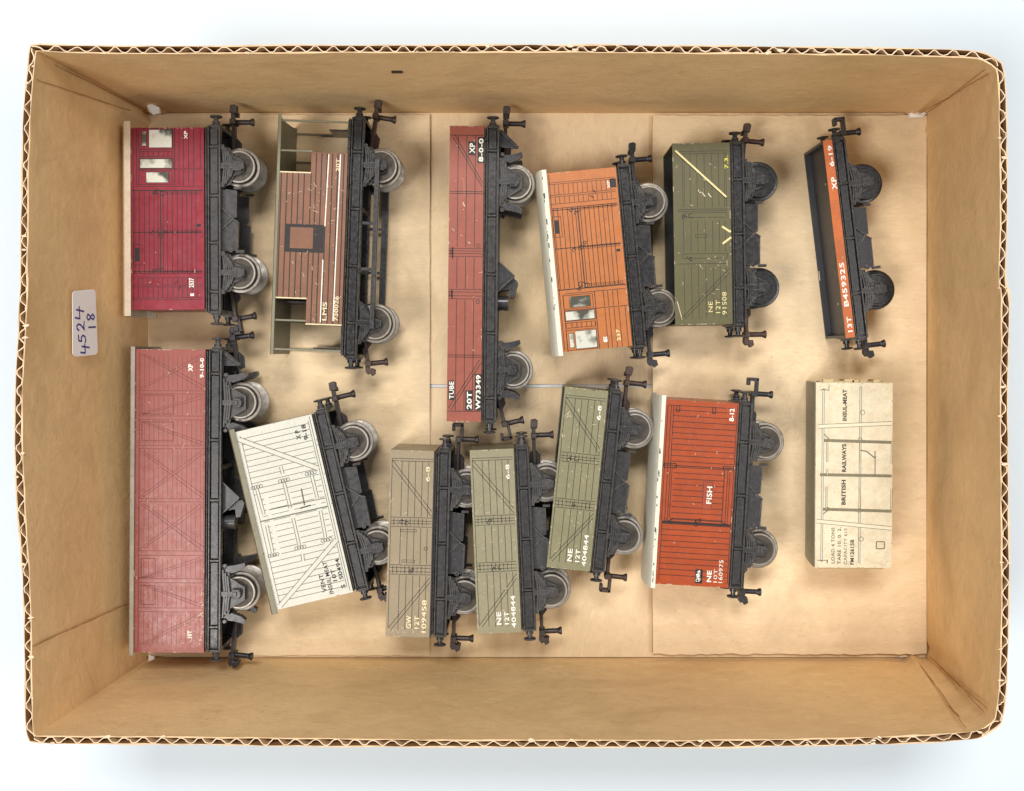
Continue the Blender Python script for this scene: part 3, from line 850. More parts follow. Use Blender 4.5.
# short slit cut in the long wall
p = wall_pt(397, 72, 0, 'top'); z = p.z
b = MB().mat(M['inkpanel']); b.box(p.x - 2, p.x + 2, p.y - .3, p.y + .6, z - 1.1, z + .9); link('slit', b.mesh('slit', False), box, 0, 0, (0, 0, BZ))
# added white patches stand in for light leaking through gaps in the corners
def leak_white(cx, cy, z, pts, label, seed):
    b = MB().mat(M['leak_white']); c = P(cx, cy, z); k = (H - z) / F
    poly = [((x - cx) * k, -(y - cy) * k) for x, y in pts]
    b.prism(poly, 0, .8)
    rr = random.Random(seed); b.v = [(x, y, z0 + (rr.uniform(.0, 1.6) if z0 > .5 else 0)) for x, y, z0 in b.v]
    o = link('leak_patch', b.mesh('leak_patch', False), None, 0, 0, (c.x, c.y, z)); o['label'] = label; o['category'] = 'light leak patch'
    o['group'] = 'white patches added for light leaks in the box corners'
leak_white(154, 110, 14, [(148, 106), (153, 104.5), (160, 108), (161, 114), (155, 116), (149, 112)], 'bright patch added for a light leak in the top left corner beside the crimson van', 1)
leak_white(917, 116, 4.4, [(908, 114), (922, 112), (926, 113.5), (922, 117.5), (909, 118.5)], 'thin white patch added for a light leak in the top right corner of the box', 2)
leak_white(153, 660, 3.2, [(150, 654), (155, 655), (155.5, 661), (153, 668), (149, 664)], 'white patch added for a light leak below the long red-brown van in the bottom left corner', 3)

# ------------------------------------------------------------------ wagons
Z1, Z0 = 2.6, .9
# 1 crimson guard / livestock van and 4 orange van share a side design
def planked_van(f, flip):
    V = (lambda v: 1 - v) if flip else (lambda v: v)
    U = (lambda u: u * .93 - .025) if flip else (lambda u: u)
    def us(u, a, b_, w=.24): f.us(u, V(a), V(b_), w)
    def vs(v, a, b_, w=.24): f.vs([V(x) for x in v], a, b_, w)
    us([.035], .01, .99, .25)
    # cabin end with windows
    us((U(.60),), 0, .32, .3); us((.66, .72, .79, .86, .95), .0, .222); us((.66, .72, .79, .86), .232, .318)
    vs((.227,), .10, .98, .24); vs((.322,), .1, .98, .22); vs((.345,), .02, .99, .4)
    us((.08,), .0, .32); f.rect(U(.11), U(.575), *sorted((V(.006), V(.118)))); f.rect(U(.12), U(.57), *sorted((V(.13), V(.158))))
    us((.17, .24, .31, .38, .45, .51), .13, .158)
    f.rect(U(.11), U(.585), *sorted((V(.168), V(.228)))); f.rect(U(.11), U(.565), *sorted((V(.236), V(.312))))
    # doors
    us((.055, .115, .185, .255, .315, .37), .35, .80); us((.405,), .345, .80, .42); us((.44,), .345, .8, .25)
    us((.50, .565, .635, .70, .765, .83, .89), .35, .80)
    vs((.575,), .03, .98, .3); vs((.79,), .03, .98, .3); vs((.80,), .03, .98)
    for v in (.350, .563, .783):
        vs((v, v + .016), .43, .96, .14)
        u = .46
        while u < .95: vs((v + .008,), u, u + .015, .42); u += .034
    f.squiggle(.40, V(.36), 1.1, 1); f.squiggle(.35, V(.35), .8, 7); f.squiggle(.40, V(.585), 1.2, 2); f.squiggle(.34, V(.57), .8, 3); f.squiggle(.41, V(.775), 1.1, 4); f.squiggle(.34, V(.785), .7, 9)
    a, c = sorted((V(.64), V(.755))); f.rect(.03, .15, a, c)
    f.fill(.05, .12, a + .02, c - .02, 'inkpanel')
    a, c = sorted((V(.53), V(.545))); f.fill(.90, .955, a, c, 'inkpanel')
    # luggage end
    vs((.825, .865, .875, .935, .945), .02, .97, .18)
    us((.1, .16, .23, .3, .37, .43, .50, .57, .64, .70, .77, .84, .9), .827, .863, .2)
    us((.1, .16, .23, .3, .37, .43, .50, .57, .64, .70, .77, .84, .9), .877, .933, .2)
    f.ln(f.uv(.59, V(.858)), f.uv(.64, V(.842)), .4); f.ln(f.uv(.65, V(.885)), f.uv(.68, V(.868)), .4)
def windows(f, flip):
    V = (lambda v: 1 - v) if flip else (lambda v: v)
    for u0, u1, v0, v1 in [((q[0] * .93 - .03, q[1] * .93 - .02, q[2], q[3]) if flip else q) for q in ((.25, .565, .011, .110), (.155, .215, .02, .10), (.13, .565, .172, .222), (.21, .52, .244, .302))]:
        b = MB().mat(M['pane']); v0, v1 = sorted((V(v0), V(v1))); a = f.uv(u0, v0); c = f.uv(u1, v1)
        b.box(a[0], c[0], c[1], a[1], f.W - .2, f.W + .07)
        b.mat(M['black'])
        for p, q in (((a[0], a[1]), (c[0], a[1])), ((a[0], c[1]), (c[0], c[1])), ((a[0], a[1]), (a[0], c[1])), ((c[0], a[1]), (c[0], c[1]))): b.bar(p, q, .18, f.W - .2, f.W + .12)
        link('window', b.mesh('window', False), f.bodyo)

crimson = paint('crimson tinplate', (140, 26, 44), .26, (220, 190, 180), .35, .10, .18)
f = Face('van', (203.8, 127.5), (204.5, 309.5), 73.3, Z1, 'crimson red van with silvery windows, in the top left corner of the box', 'model van')
closed_body(f, crimson); planked_van(f, False)
f.edge_chips(26, 1); f.scuffs(16, 2)
f.T('XP', 184, 187.5, 139, 131, bold=.03); f.T('2537', 189, 194, 287.5, 278, bold=.03); f.T('E', 190.5, 194, 296, 293.2, bold=.05)
f.make_body(.0); windows(f, False)
f.roofo, _ = roof(f, paint('warm cream roof', (222, 204, 176), .4, (130, 110, 90), .4, .08, .25), 3.0, 2.3, 2.5)
L2 = underframe(f, M['chassis_l'], ribs=(-.40, -.13, .13, .40), yext=1.4)
running_gear(f, M['chassis_l'], L2, wb=43.0, coup=('coupling', 0, 1), skew=(0, 0, 0, 10))

orange = paint('orange tinplate', (186, 108, 46), .3, (240, 220, 190), .3, .08, .22)
f = Face('van', (615.7, 167), (632.2, 345.8), 70, Z1, 'orange planked van with white roof, silver windows at its lower end', 'model van')
closed_body(f, orange); planked_van(f, True)
f.edge_chips(22, 5); f.scuffs(12, 6, 'black', size=(.3, 1.2))
f.Tuv('XP', .855, .89, .07, .115, 'letter_white', .03); f.fill(.90, .985, .062, .112, 'black', .05)
f.Tuv('237', .79, .845, .90, .965, 'paleyellow', .03); f.Tuv('E', .60, .655, .935, .965, 'letter_white', .04)
f.make_body(); windows(f, True)
white_roof = paint('white tin roof', (224, 221, 202), .40, (60, 52, 46), .45, .05, .16)
f.roofo, _ = roof(f, white_roof, 2.6, 1.7, 1.4)
roof_chips(f, 3, 16, 2.0)
L2 = underframe(f, M['chassis_d'], ribs=(-.30, 0, .30), yext=.9)
running_gear(f, M['chassis_d'], L2, wb=43.0, coup=('coupling_d', 0, 2), wheel='wheel_dull')

# 2 brake van
brown = paint('brown tinplate', (130, 84, 56), .34, (225, 205, 180), .45, .12, .25)
olive_roof = paint('olive grey roof', (128, 124, 100), .4, (190, 180, 150), .4, .1, .3)
f = Face('brake_van', (349.0, 117), (340.6, 356), 67.5, Z1, 'brown brake van with open end verandas, long footboards and LMS lettering, beside the crimson van', 'model brake van')
h, L = f.h, f.L; b = f.body.mat(brown)
def bx(u0, u1, v0, v1, z0, z1):
    a = f.uv(u0, v0); c = f.uv(u1, v1); b.box(a[0], c[0], c[1], a[1], z0, z1)
cut = .465
for z0, z1 in ((W - .5, W), (0, .5)):
    bx(.0, cut, .238, .766, z0, z1); bx(cut, 1, .152, .872, z0, z1)
bx(0, cut, .238, .246, .5, W - .5); bx(0, .98, .758, .766, .5, W - .5); bx(cut, .98, .238, .246, .5, W - .5)
bx(cut, cut + .012, .155, .87, W - 4, W - .5)
f.us((.03, .115, .2, .285, .37), .24, .765, .42); f.us((.47,), .24, .76, .42)
f.us((.54, .62, .70, .78, .86, .95), .156, .868, .42)
f.ln(f.uv(.722, .158), f.uv(.700, .46), .42, 'letter_white', .07); f.ln(f.uv(.688, .60), f.uv(.682, .862), .42, 'letter_white', .07); f.ln(f.uv(.895, .158), f.uv(.868, .855), .42, 'letter_white', .07)
f.fill(.12, .69, .455, .572, 'black', .055); f.fill(.20, .52, .468, .556, 'chip', .06)
f.body.mat(brown); a = f.uv(.19, .468); c = f.uv(.53, .556); f.body.box(a[0], c[0], c[1], a[1], W - .2, W + .09)
f.body.mat(M['black']); 
for vv in (.235, .768): pass
f.body.mat(M['letter_cream'])
for u0, u1, v in ((0, cut, .2385), (0, cut, .7645), (cut, 1, .871)):
    a = f.uv(u0, v); c = f.uv(u1, v); f.body.box(a[0], c[0], a[1] - .25, a[1] + .25, W - .4, W + .08)
f.scuffs(60, 11, v=(.25, .75), u=(.05, .97)); f.scuffs(24, 12, size=(1.5, 5), v=(.25, .45), u=(.5, .97))
f.scuffs(16, 13, v=(.76, .86), u=(.5, .97))
f.T('20T', 336, 339.6, 171.5, 158.5, 'letter_cream', .02); f.T('LMS', 322.4, 326.8, 320.5, 302, 'letter_cream', .02); f.T('730026', 334, 338.4, 321, 296, 'letter_cream', .02)
f.make_body()
r_ = MB().mat(olive_roof); t_ = 22; Lh = L / 2
ro, rb = roof(f, olive_roof, 1.6, .9, .3, .5, .5)
f.roofo = ro
# veranda posts, end rails and partition walls (olive tin)
def piece(name, mat, boxes, bev=.1):
    q = MB().mat(mat)
    for (u0, u1, v0, v1, z0, z1) in boxes:
        a = f.uv(u0, v0); c = f.uv(u1, v1); q.box(a[0], c[0], c[1], a[1], z0, z1)
    return link(name, q.mesh(name), f.root, bev, 1)
for v in (.022, .148, .858, .980):
    u1 = 1.0 if v in (.022, .980) else cut + .02
    for z0, z1 in ((W - .9, W - .1), (.1, .9)): piece('veranda_post', olive_roof, [(-.02, u1, v - .004, v + .004, z0, z1)])
for v in (.030, .972): piece('end_rail', M['chassis_d'], [(.62, 1.0, v - .003, v + .003, 1, W - 14), (.40, .62, v - .003, v + .003, 1.0, 3.0)])
for v in (.226, .778): piece('partition', M['chassis_d'], [(.02, .98, v - .004, v + .004, 1, W - 9)])
piece('veranda_floor', M['chassis_d'], [(.985, 1.0, .01, .99, 1, W - 1)])
L2 = underframe(f, M['chassis_d'], ribs=(-.36, -.12, .12, .36), yext=.6, rivets=True)
running_gear(f, M['chassis_d'], L2, wb=63.5, off=-2.5, coup=('coupling_b', 0, 2), wheel='wheel_dull', brake=False, skew=(0, 8, -6, 8))
for far in (0, 1):
    q = MB().mat(M['chassis']); y0, y1 = -36.5, 31.5
    q.box(11.0, 12.9 if not far else 13.6, y0, y1, 27.6, 30.6); q.mat(M['coupling']); q.box(12.6, 12.95, y0 + .4, y1 - .4, 30.2, 30.75); q.mat(M['chassis'])
    for y in (-12.5, 6.0): q.box(5.8, 11.8, y - .6, y + .6, 27.2, 28.2)
    if far: q.mirror_z(W)
    link('footboard', q.mesh('footboard'), f.root, .15, 1)

# 3 long tube wagon
redox = paint('oxide red tinplate', (150, 76, 56), .34, (235, 220, 200), .3, .08, .2)
tubein = paint('dark wagon interior', (60, 40, 34), .5)
f = Face('long_wagon', (484.2, 126.0), (480.9, 421.8), 34.3, Z0, 'long narrow oxide red bogieless wagon lettered TUBE, third column from the left', 'model wagon')
open_body(f, redox, tubein)
f.vs((.032,), .02, .98, .25); f.vs((.222, .229), .01, .99, .25); f.vs((.415, .423, .432, .442), .01, .99, .2); f.vs((.553, .562, .575, .585), .01, .99, .2); f.vs((.775, .782), .01, .99, .25); f.vs((.965,), .02, .98, .25)
f.us((.25, .5, .75), .034, .41, .24); f.us((.25, .5, .75), .445, .55, .24); f.us((.25, .5, .75), .588, .962, .24)
for (p, q) in (((.10, .04), (.96, .205)), ((.16, .033), (.99, .195)), ((.05, .955), (.95, .79)), ((.12, .96), (.99, .80))): f.ln(f.uv(*p), f.uv(*q), .24)
f.us((.12,), .41, .45, .5); f.us((.12,), .555, .585, .5); f.blob(.87, .405, .7, .2); f.blob(.87, .595, .7, .2); f.us((.05, .1), .418, .438, .3); f.us((.05, .1), .558, .58, .3)
for bxs in ((468.2, 476.3, 155, 141.5), (477.4, 484.4, 163, 137), (465, 473.2, 410.5, 390.5), (474.3, 481.6, 410.5, 374), (448, 454.6, 400, 380.5)):
    p = f.loc(bxs[0], bxs[2]); q = f.loc(bxs[1], bxs[3]); f.body.mat(M['inkpanel']); f.body.box(p[0] + .1, q[0] - .1, p[1], q[1], W - .3, W + .066)
f.T('XP', 469.6, 475, 153.5, 143, bold=.03); f.T('8-0-0', 478.8, 483.4, 161.8, 138.5, bold=.03)
f.T('20T', 466.8, 471.8, 409.3, 391.6, bold=.03); f.T('W73349', 475.8, 480.6, 409.6, 375, bold=.03); f.T('TUBE', 449.3, 453.8, 399, 381.5, bold=.02)
f.scuffs(22, 21); f.edge_chips(30, 22); f.scuffs(4, 23, size=(2, 5), v=(.25, .4), u=(.3, .6), w=(.3, .5))
f.make_body()
L2 = underframe(f, M['chassis'], ribs=(-.42, -.2, .0, .2, .42), yext=.4, rivets=True)
running_gear(f, M['chassis'], L2, 'long', wb=76.0, off=-.6, coup=('coupling', 0, 1), skew=(0, 0, 0, 14))
for sg in (-1, 1):
    q = MB().mat(M['chassis']); q.prism([(5.8, sg * (L2 - 1)), (7.2, sg * (L2 - 1)), (14.0, sg * (L2 - 7.8)), (13.6, sg * (L2 - 8.6)), (5.8, sg * (L2 - 8.0))], 25.5, 26.4)
    q.bar((6.2, sg * (L2 - 1.6)), (13.6, sg * (L2 - 8.2)), .7, 26.4, 27.4)
    if sg > 0: link('step_bracket', q.mesh('step_bracket'), f.root, .1, 1)

# 5 olive open wagon
olive = paint('olive green tinplate', (88, 83, 44), .36, (226, 216, 190), .3, .10, .22)
inner_dark = paint('dark inside of wagon', (44, 42, 36), .5)
def mineral(f, ink='black', handle=True, seed=0, w=.2):
    f.vs((.045, .058), .04, .97, w); f.us((.05,), .05, .95, w)
    for v in (.36, .378, .392, .41): f.vs((v,), .06, .96, w)
    for v in (.615, .63, .65, .665): f.vs((v,), .06, .96, w)
    for a, c in ((.06, .355), (.415, .61), (.67, .965)): f.us((.27, .42, .57, .72, .86), a, c, w)
    for k in range(9):
        r = random.Random(seed * 20 + k); f.us([.12 + .09 * k], .366, .404, .2 * r.uniform(.5, 1.5)); f.us([.12 + .09 * k], .62, .66, .2 * r.uniform(.5, 1.5))
    f.squiggle(.35, .39, .9, seed); f.squiggle(.5, .645, .8, seed + 1)
f = Face('open_wagon', (729.5, 142.5), (732.5, 324), 57.2, Z1, 'dark olive green high-sided open wagon with a cream diagonal stripe, numbered 91508', 'model wagon')
open_body(f, olive, inner_dark)
f.vs((.045, .058), .12, .93, .16); f.us((.93,), .05, .35, .14); f.us((.2,), .06, .35, .12)
for a, c in ((.06, .355), (.43, .60), (.68, .965)): f.us((.17, .3, .42, .55, .68, .8, .9), a, c, .16)
f.vs((.365, .375, .665), .08, .95, .18); f.rect(.15, .93, .385, .41, .16); f.rect(.15, .93, .61, .635, .16); f.squiggle(.24, .40, .9, 3); f.squiggle(.24, .63, .9, 5); f.rect(.38, .58, .505, .52, .16)
f.ln(f.uv(.05, .045), f.uv(.93, .305), 1.0, 'black', .05); f.ln(f.uv(.05, .04), f.uv(.93, .30), .75, 'paleyellow', .07)
f.ln(f.uv(.11, .965), f.uv(.97, .69), .2); f.ln(f.uv(.18, .965), f.uv(.97, .715), .2); f.ln(f.uv(.04, .87), f.uv(.12, .97), .3, 'chip')
for p, q in (((722.0, 226.4), (730.6, 232)), ((722.6, 243.7), (731.2, 237.2))): f.ln(f.loc(*p), f.loc(*q), .8, 'paleyellow', .07)
f.T('7.3.', 724.4, 728.2, 168.5, 155.5, 'yellow', .02); f.T('NE', 708.4, 712.6, 312, 301.5, 'paleyellow', .0); f.T('12T', 715.8, 720.2, 313, 300, 'paleyellow', .0); f.T('91508', 722.2, 726.6, 314.5, 292, 'paleyellow', .0)
f.scuffs(46, 31); f.edge_chips(50, 32); f.scuffs(20, 33, v=(.62, .70), u=(.5, .95), size=(1, 4)); f.scuffs(6, 34, size=(1.5, 3), v=(.2, .33), u=(.4, .8), w=(.3, .6))
f.make_body()
L2 = underframe(f, M['chassis_d'], ribs=(-.3, 0, .3), yext=.6)
running_gear(f, M['chassis_d'], L2, wb=43.2, wheel='wheel_black', spokes=True, coup=('coupling_b', 0, 2), skew=(0, 0, -6, 0))

# 6 low-sided wagon
low_in = paint('dark grey plastic interior', (58, 58, 62), .38, (180, 175, 165), .25)
stripe = paint('rust orange side', (186, 92, 22), .3, (230, 215, 190), .3)
f = Face('low_wagon', (832.2, 139.5), (855.3, 337), 9.4, Z1, 'black low-sided flat wagon with a narrow orange side lettered 13T B459325, on the far right', 'model wagon', 32.0)
h = f.h; L = f.L / 2; b = f.body.mat(stripe)
b.box(-h, -.1, -L, L, f.W - .25, f.W)
b.mat(low_in)
b.box(-h, 0, -L - .05, L + .05, f.W - 1.3, f.W - .26); b.box(-h, 0, -L - .05, L + .05, 0, 1.0)
b.box(-h + .02, -.02, -L, -L + 1.1, 1.0, f.W - 1.3); b.box(-h + .02, -.02, L - 1.1, L, 1.0, f.W - 1.3)
b.box(-1.2, 0, -L + 1.1, L - 1.1, 1.0, f.W - 1.3)
b.mat(M['chip']); b.cyl((-1.3, -L + 14, 17), .6, 0, .25, 'x', 12); b.cyl((-1.3, L - 16, 19), .5, 0, .25, 'x', 12); b.box(-h + .1, -h + .5, -L + 25, -L + 29, .9, 1.2)
f.T('6-19', 828.6, 833.0, 166.5, 145.5, bold=.02); f.T('XP', 831.6, 836.6, 189.5, 177, bold=.02); f.T('B459325', 841.6, 846.4, 306.5, 262.5, bold=.02); f.T('13T', 847.2, 851.8, 332, 316.5, bold=.02)
f.scuffs(10, 41, v=(.05, .95), u=(.1, .9), size=(.3, 1)); f.make_body()
L2 = underframe(f, M['chassis_d'], ribs=(-.28, 0, .28), yext=.8)
running_gear(f, M['chassis_d'], L2, wb=43.5, wheel='wheel_black', spokes=True, coup=('coupling_d', 1, 2))

# 7 long red-brown covered van
red7 = paint('faded red tinplate', (148, 70, 58), .28, (205, 165, 145), .35, .10, .35, (120, 95, 80))
f = Face('long_van', (205.5, 349.4), (203.8, 652.7), 70.2, Z1, 'long faded red-brown covered van with crossed braces, scuffed, in the bottom left corner', 'model van')
closed_body(f, red7)
dk = 'maroon'; M['maroon'] = printing('faint maroon print', (122, 54, 46))
for a, c in ((.02, .135), (.15, .215), (.235, .315), (.33, .49), (.51, .66), (.69, .755), (.78, .85), (.87, .975)): f.us([.07 + .067 * k for k in range(14)], a, c, .16, dk)
f.vs((.137, .147, .22, .233, .318, .328, .493, .503, .665, .68, .757, .77, .853, .866), .05, .98, .26, dk)
f.us((.06, .985), .01, .985, .25, dk)
for v0, v1, d in ((.015, .13, 2), (.335, .488, 2), (.508, .66, 2), (.152, .215, 1), (.238, .315, 0), (.685, .755, 1), (.775, .85, 0), (.87, .975, 1)):
    if d != 1:
        f.ln(f.uv(.07, v0), f.uv(.95, v1), .22, dk); f.ln(f.uv(.12, v0), f.uv(.99, v1 - .008), .22, dk)
    if d != 0:
        f.ln(f.uv(.07, v1), f.uv(.95, v0), .22, dk, .056); f.ln(f.uv(.12, v1), f.uv(.99, v0 + .008), .22, dk, .056)
for v in (.152, .24, .69, .78): f.rect(.10, .30 if v > .5 else .55, v, v + .062, .4, dk)
f.T('XP', 188.2, 192.8, 371.4, 364, bold=.04); f.T('9-10-0', 200, 204, 377.8, 358, bold=.03); f.T('10T', 187.4, 191.8, 638, 630.5, bold=.03)
M['rub7'] = plain('rubbed red tin', (176, 128, 108), .35, .1)
f.scuffs(60, 51, size=(.3, 1.8)); f.scuffs(120, 56, 'rub7', size=(.4, 3)); f.scuffs(14, 52, 'rub7', size=(1.5, 4), v=(.22, .36), u=(.45, .75), w=(.1, .3)); f.edge_chips(60, 53)
f.scuffs(60, 54, v=(.86, .98), u=(.4, .99), size=(.5, 3)); f.scuffs(30, 55, v=(.8, .97), u=(.93, .99), size=(.5, 2), w=(.3, .5))
f.make_body()
f.roofo, _ = roof(f, paint('pale grey roof', (168, 160, 146), .4, (100, 90, 80), .3), 2.2, 1.4, 1.0)
L2 = underframe(f, M['chassis'], ribs=(-.42, -.2, .0, .2, .42), yext=.2, rivets=True)
running_gear(f, M['chassis_l'], L2, 'long', wb=77.0, off=.8, coup=('coupling_d', 2, 2), skew=(0, 0, 8, -6))
q = MB().mat(M['chassis']); sg = 1
q.prism([(5.8, sg * (L2 - 1)), (7.2, sg * (L2 - 1)), (13.0, sg * (L2 - 6.0)), (12.6, sg * (L2 - 6.8)), (5.8, sg * (L2 - 6.8))], 25.5, 26.4); q.bar((6.2, sg * (L2 - 1.6)), (12.6, sg * (L2 - 6.4)), .7, 26.4, 27.4)
link('step_bracket', q.mesh('step_bracket'), f.root, .1, 1)

# 8 cream-white insulated van
cream = paint('cream white tinplate', (207, 205, 190), .34, (120, 110, 90), .3, .04, .12, (170, 165, 150))
M['greyink'] = printing('grey line print', (84, 80, 68))
f = Face('van', (311.3, 414.3), (353.0, 592.0), 78.3, Z1, 'cream white insulated meat van with black lettering, slanting beside the long red-brown van', 'model van')
closed_body(f, cream)
gi = 'greyink'
for k in range(30):
    v = .045 + k * .0315
    if .36 < v < .72:
        for u0, u1 in ((.10, .17), (.22, .44), (.51, .79), (.86, .92)): f.vs((v,), u0, u1, .22, gi)
    else: f.vs((v,), .05, .93, .22, gi)
f.us((.055, .94), .03, .97, .22, gi); f.us((.968,), .01, .99, .25, gi)
K5 = lambda x, y: f.loc(225 + x / 7.533, 405 + y / 7.533)
K6 = lambda x, y: f.loc(255 + x / 6.876, 505 + y / 6.876)
def brace(p, q, w=2.1):
    f.ln(p, q, w, 'greyink', .058); f.ln(p, q, w - .5, 'creamfill', .07)
M['creamfill'] = plain('cream brace', (204, 202, 186), .4, .04)
brace(K5(100, 258), K5(705, 478)); brace(K6(560, 240), K6(172, 695))
for (p, q) in ((K5(240, 630), K6(62, 68)), (K5(445, 585), K6(243, 20)), (K5(652, 525), K5(695, 700)), (K6(82, 140), K6(122, 330)), (K6(262, 90), K6(305, 280)), (K6(450, 38), K6(487, 235))):
    brace(p, q, 1.35)
for p in (K5(240, 618), K5(445, 568), K5(645, 512), K6(126, 345), K6(312, 292), K6(492, 240)):
    f.body.mat(M['greyink'])
    for dx in (-1.6, -.5, .5, 1.6): f.body.ring(p[0] + dx, p[1], .7, .2, W - .3, W + .085, 8)
f.ln(K6(35, 115), K6(500, 8), .42, 'greyink', .09); f.ln(K5(330, 790), K5(755, 700), .3, 'greyink', .09); f.ln(K5(575, 630), K5(600, 755), .5, 'greyink', .09); f.ln(K5(565, 778), K5(645, 755), .5, 'black', .09)
for p, q in ((K5(420, 465), K5(435, 520)), (K6(325, 335), K6(332, 385))): f.ln(p, q, 1.4, 'greyink', .058); f.ln(p, q, .9, 'creamfill', .07)
def Tk(st, c, length, cap, m='black', bold=.0): f.Tl(st, c[0], c[1], length * f.k, cap * f.k, M and m, bold)
Tk('X P', K5(550, 225), 9.5, 4.6, bold=.03); Tk('9-18', K5(602, 205), 15.5, 4.6, bold=.03)
Tk('VENT', K6(466, 538), 18.5, 4.3, bold=.02); Tk('INSUL MEAT', K6(503, 500), 33, 4.3, bold=.02); Tk('10T', K6(542, 482), 12.5, 4.3, bold=.02); Tk('S  50494', K6(586, 470), 30, 4.3, bold=.02)
f.scuffs(14, 61, 'greyink', size=(.4, 1.5)); f.edge_chips(16, 62, 'black'); f.scuffs(8, 63, 'maroon', v=(.01, .035), u=(.15, .45), size=(.5, 1.5))
f.make_body()
f.roofo, _ = roof(f, paint('grey olive roof', (128, 122, 98), .4, (200, 190, 160), .5, .1, .35), 2.2, 1.8, 1.4)
L2 = underframe(f, M['chassis'], ribs=(-.24, .04, .3), yext=.5)
running_gear(f, M['chassis'], L2, wb=43.4, coup=('coupling', 0, 2), wheel='wheel')

# 9, 10, 11 three 12 ton open wagons
def lettered(f, reg, num, m):
    f.Tuv('6-8', .80, .885, .085, .165, m, .02); f.Tuv(reg, .45, .56, .885, .955, m, .02); f.Tuv('12T', .63, .73, .885, .955, m, .02); f.Tuv(num, .79, .89, .80, .975, m, .02)
def mdiag(f):
    for a, c in (((.06, .055), (.95, .325)), ((.06, .085), (.95, .352)), ((.95, .68), (.05, .955)), ((.95, .705), (.11, .965))): f.ln(f.uv(*a), f.uv(*c), .22)
drab = paint('drab grey brown tinplate', (148, 132, 104), .36, (226, 216, 195), .35, .06, .2, (120, 100, 80))
f = Face('open_wagon', (435.5, 451), (430.7, 637.5), 45.2, Z1, 'drab grey-brown open wagon lettered GW 12T, leftmost of the three similar wagons at the bottom', 'model wagon')
open_body(f, drab, inner_dark); mineral(f, seed=1); mdiag(f); f.blob(.84, .525, .7, .2); f.rect(.28, .62, .425, .437, .18); f.rect(.32, .6, .588, .60, .16)
f.us((.985,), .0, 1, .6, 'inkpanel')
lettered(f, 'GW', '109458', 'letter_cream'); f.scuffs(30, 71); f.edge_chips(34, 72); f.scuffs(26, 73, v=(.95, .985), size=(.8, 3)); f.make_body()
L2 = underframe(f, M['chassis'], ribs=(-.30, 0, .30), yext=.2)
running_gear(f, M['chassis'], L2, wb=43.5, coup=('coupling', 1, 2), wheel='wheel')

sage = paint('pale sage tinplate', (142, 135, 106), .36, (232, 226, 200), .45, .06, .22, (110, 100, 70))
f = Face('open_wagon', (513.5, 448.5), (521.3, 632), 43.8, Z1, 'pale sage green open wagon lettered NE 12T, middle of the three similar wagons', 'model wagon')
open_body(f, sage, inner_dark); mineral(f, seed=2); mdiag(f)
lettered(f, 'NE', '404844', 'letter_white'); f.scuffs(80, 75); f.edge_chips(50, 76); f.make_body()
L2 = underframe(f, M['chassis'], ribs=(-.28, 0, .28), yext=.2)
running_gear(f, M['chassis_l'], L2, wb=43.5, coup=('coupling', 0, 2), wheel='wheel')

sage2 = paint('sage green tinplate', (130, 125, 92), .36, (236, 232, 210), .5, .07, .22, (100, 95, 66))
f = Face('open_wagon', (608.3, 391), (590, 571.5), 43.6, Z1, 'scratched sage green open wagon lettered NE 12T tilted to the right, beside the fish van', 'model wagon')
open_body(f, sage2, inner_dark); mineral(f, seed=3); mdiag(f)
lettered(f, 'NE', '404844', 'letter_white'); f.scuffs(100, 77); f.edge_chips(60, 78); f.scuffs(8, 79, size=(3, 7), v=(.1, .3), u=(.05, .4), w=(.2, .35)); f.make_body()
L2 = underframe(f, M['chassis'], ribs=(-.28, 0, .28), yext=.2)
running_gear(f, M['chassis'], L2, wb=43.5, coup=('coupling_b', 0, 1), wheel='wheel')

# 12 fish van
fish = paint('red orange tinplate', (166, 68, 20), .26, (235, 200, 180), .3, .12, .2)
f = Face('van', (738.9, 403.5), (728.0, 588), 73.5, Z1, 'rust red van lettered FISH, with a white roof edge', 'model van')
closed_body(f, fish)
bk = 'black'
for k in range(30):
    v = .055 + k * .0308
    if v > .975: break
    if .355 < v < .665: f.vs((v,), .17, .86, .24)
    else: f.vs((v,), .12 if v < .36 else .05, .975, .24)
f.us((.04, .085, .12), .03, .655, .24); f.us((.145,), .36, .64, .22); f.us((.86,), .36, .64, .3); f.us((.905, .935), .35, .66, .22); f.us((.985,), .01, .98, .24); f.us((.05,), .66, .98, .2)
f.vs((.355,), .04, .97, .34); f.vs((.662,), .05, .98, .9); f.vs((.645,), .15, .9, .25); f.vs((.03,), .05, .95, .24)
f.rect(.03, .2, .345, .368, .34); f.rect(.84, .98, .345, .362, .3); f.squiggle(.5, .655, 1.3, 2); f.squiggle(.56, .66, 1.2, 8); f.squiggle(.13, .65, 1, 5); f.squiggle(.9, .655, 1, 4)
f.rect(.16, .20, .03, .062, .34); f.rect(.65, .69, .03, .062, .34)
M['fishpanel'] = paint('fish panel', (158, 66, 36), .3)
f.fill(.585, .705, .435, .58, 'fishpanel', .07); f.rect(.585, .705, .435, .58, .3)
f.T('FISH', 706.6, 712, 503.8, 486.5, bold=.02); f.T('8-12', 729.4, 734.2, 421.3, 408.5, bold=.03)
f.T('NE', 706.8, 711.4, 582.0, 570.5, bold=.03); f.T('10T', 713.6, 717.2, 582.4, 569, bold=.0); f.T('160975', 718.8, 722.8, 582.8, 560, bold=.0)
p = f.loc(694.8, 583); q = f.loc(702.8, 569.5); f.body.mat(M['inkpanel']); f.body.box(p[0], q[0], p[1], q[1], W - .3, W + .075)
K4 = lambda x, y: f.loc(635 + x / 7.19, 490 + y / 7.19)
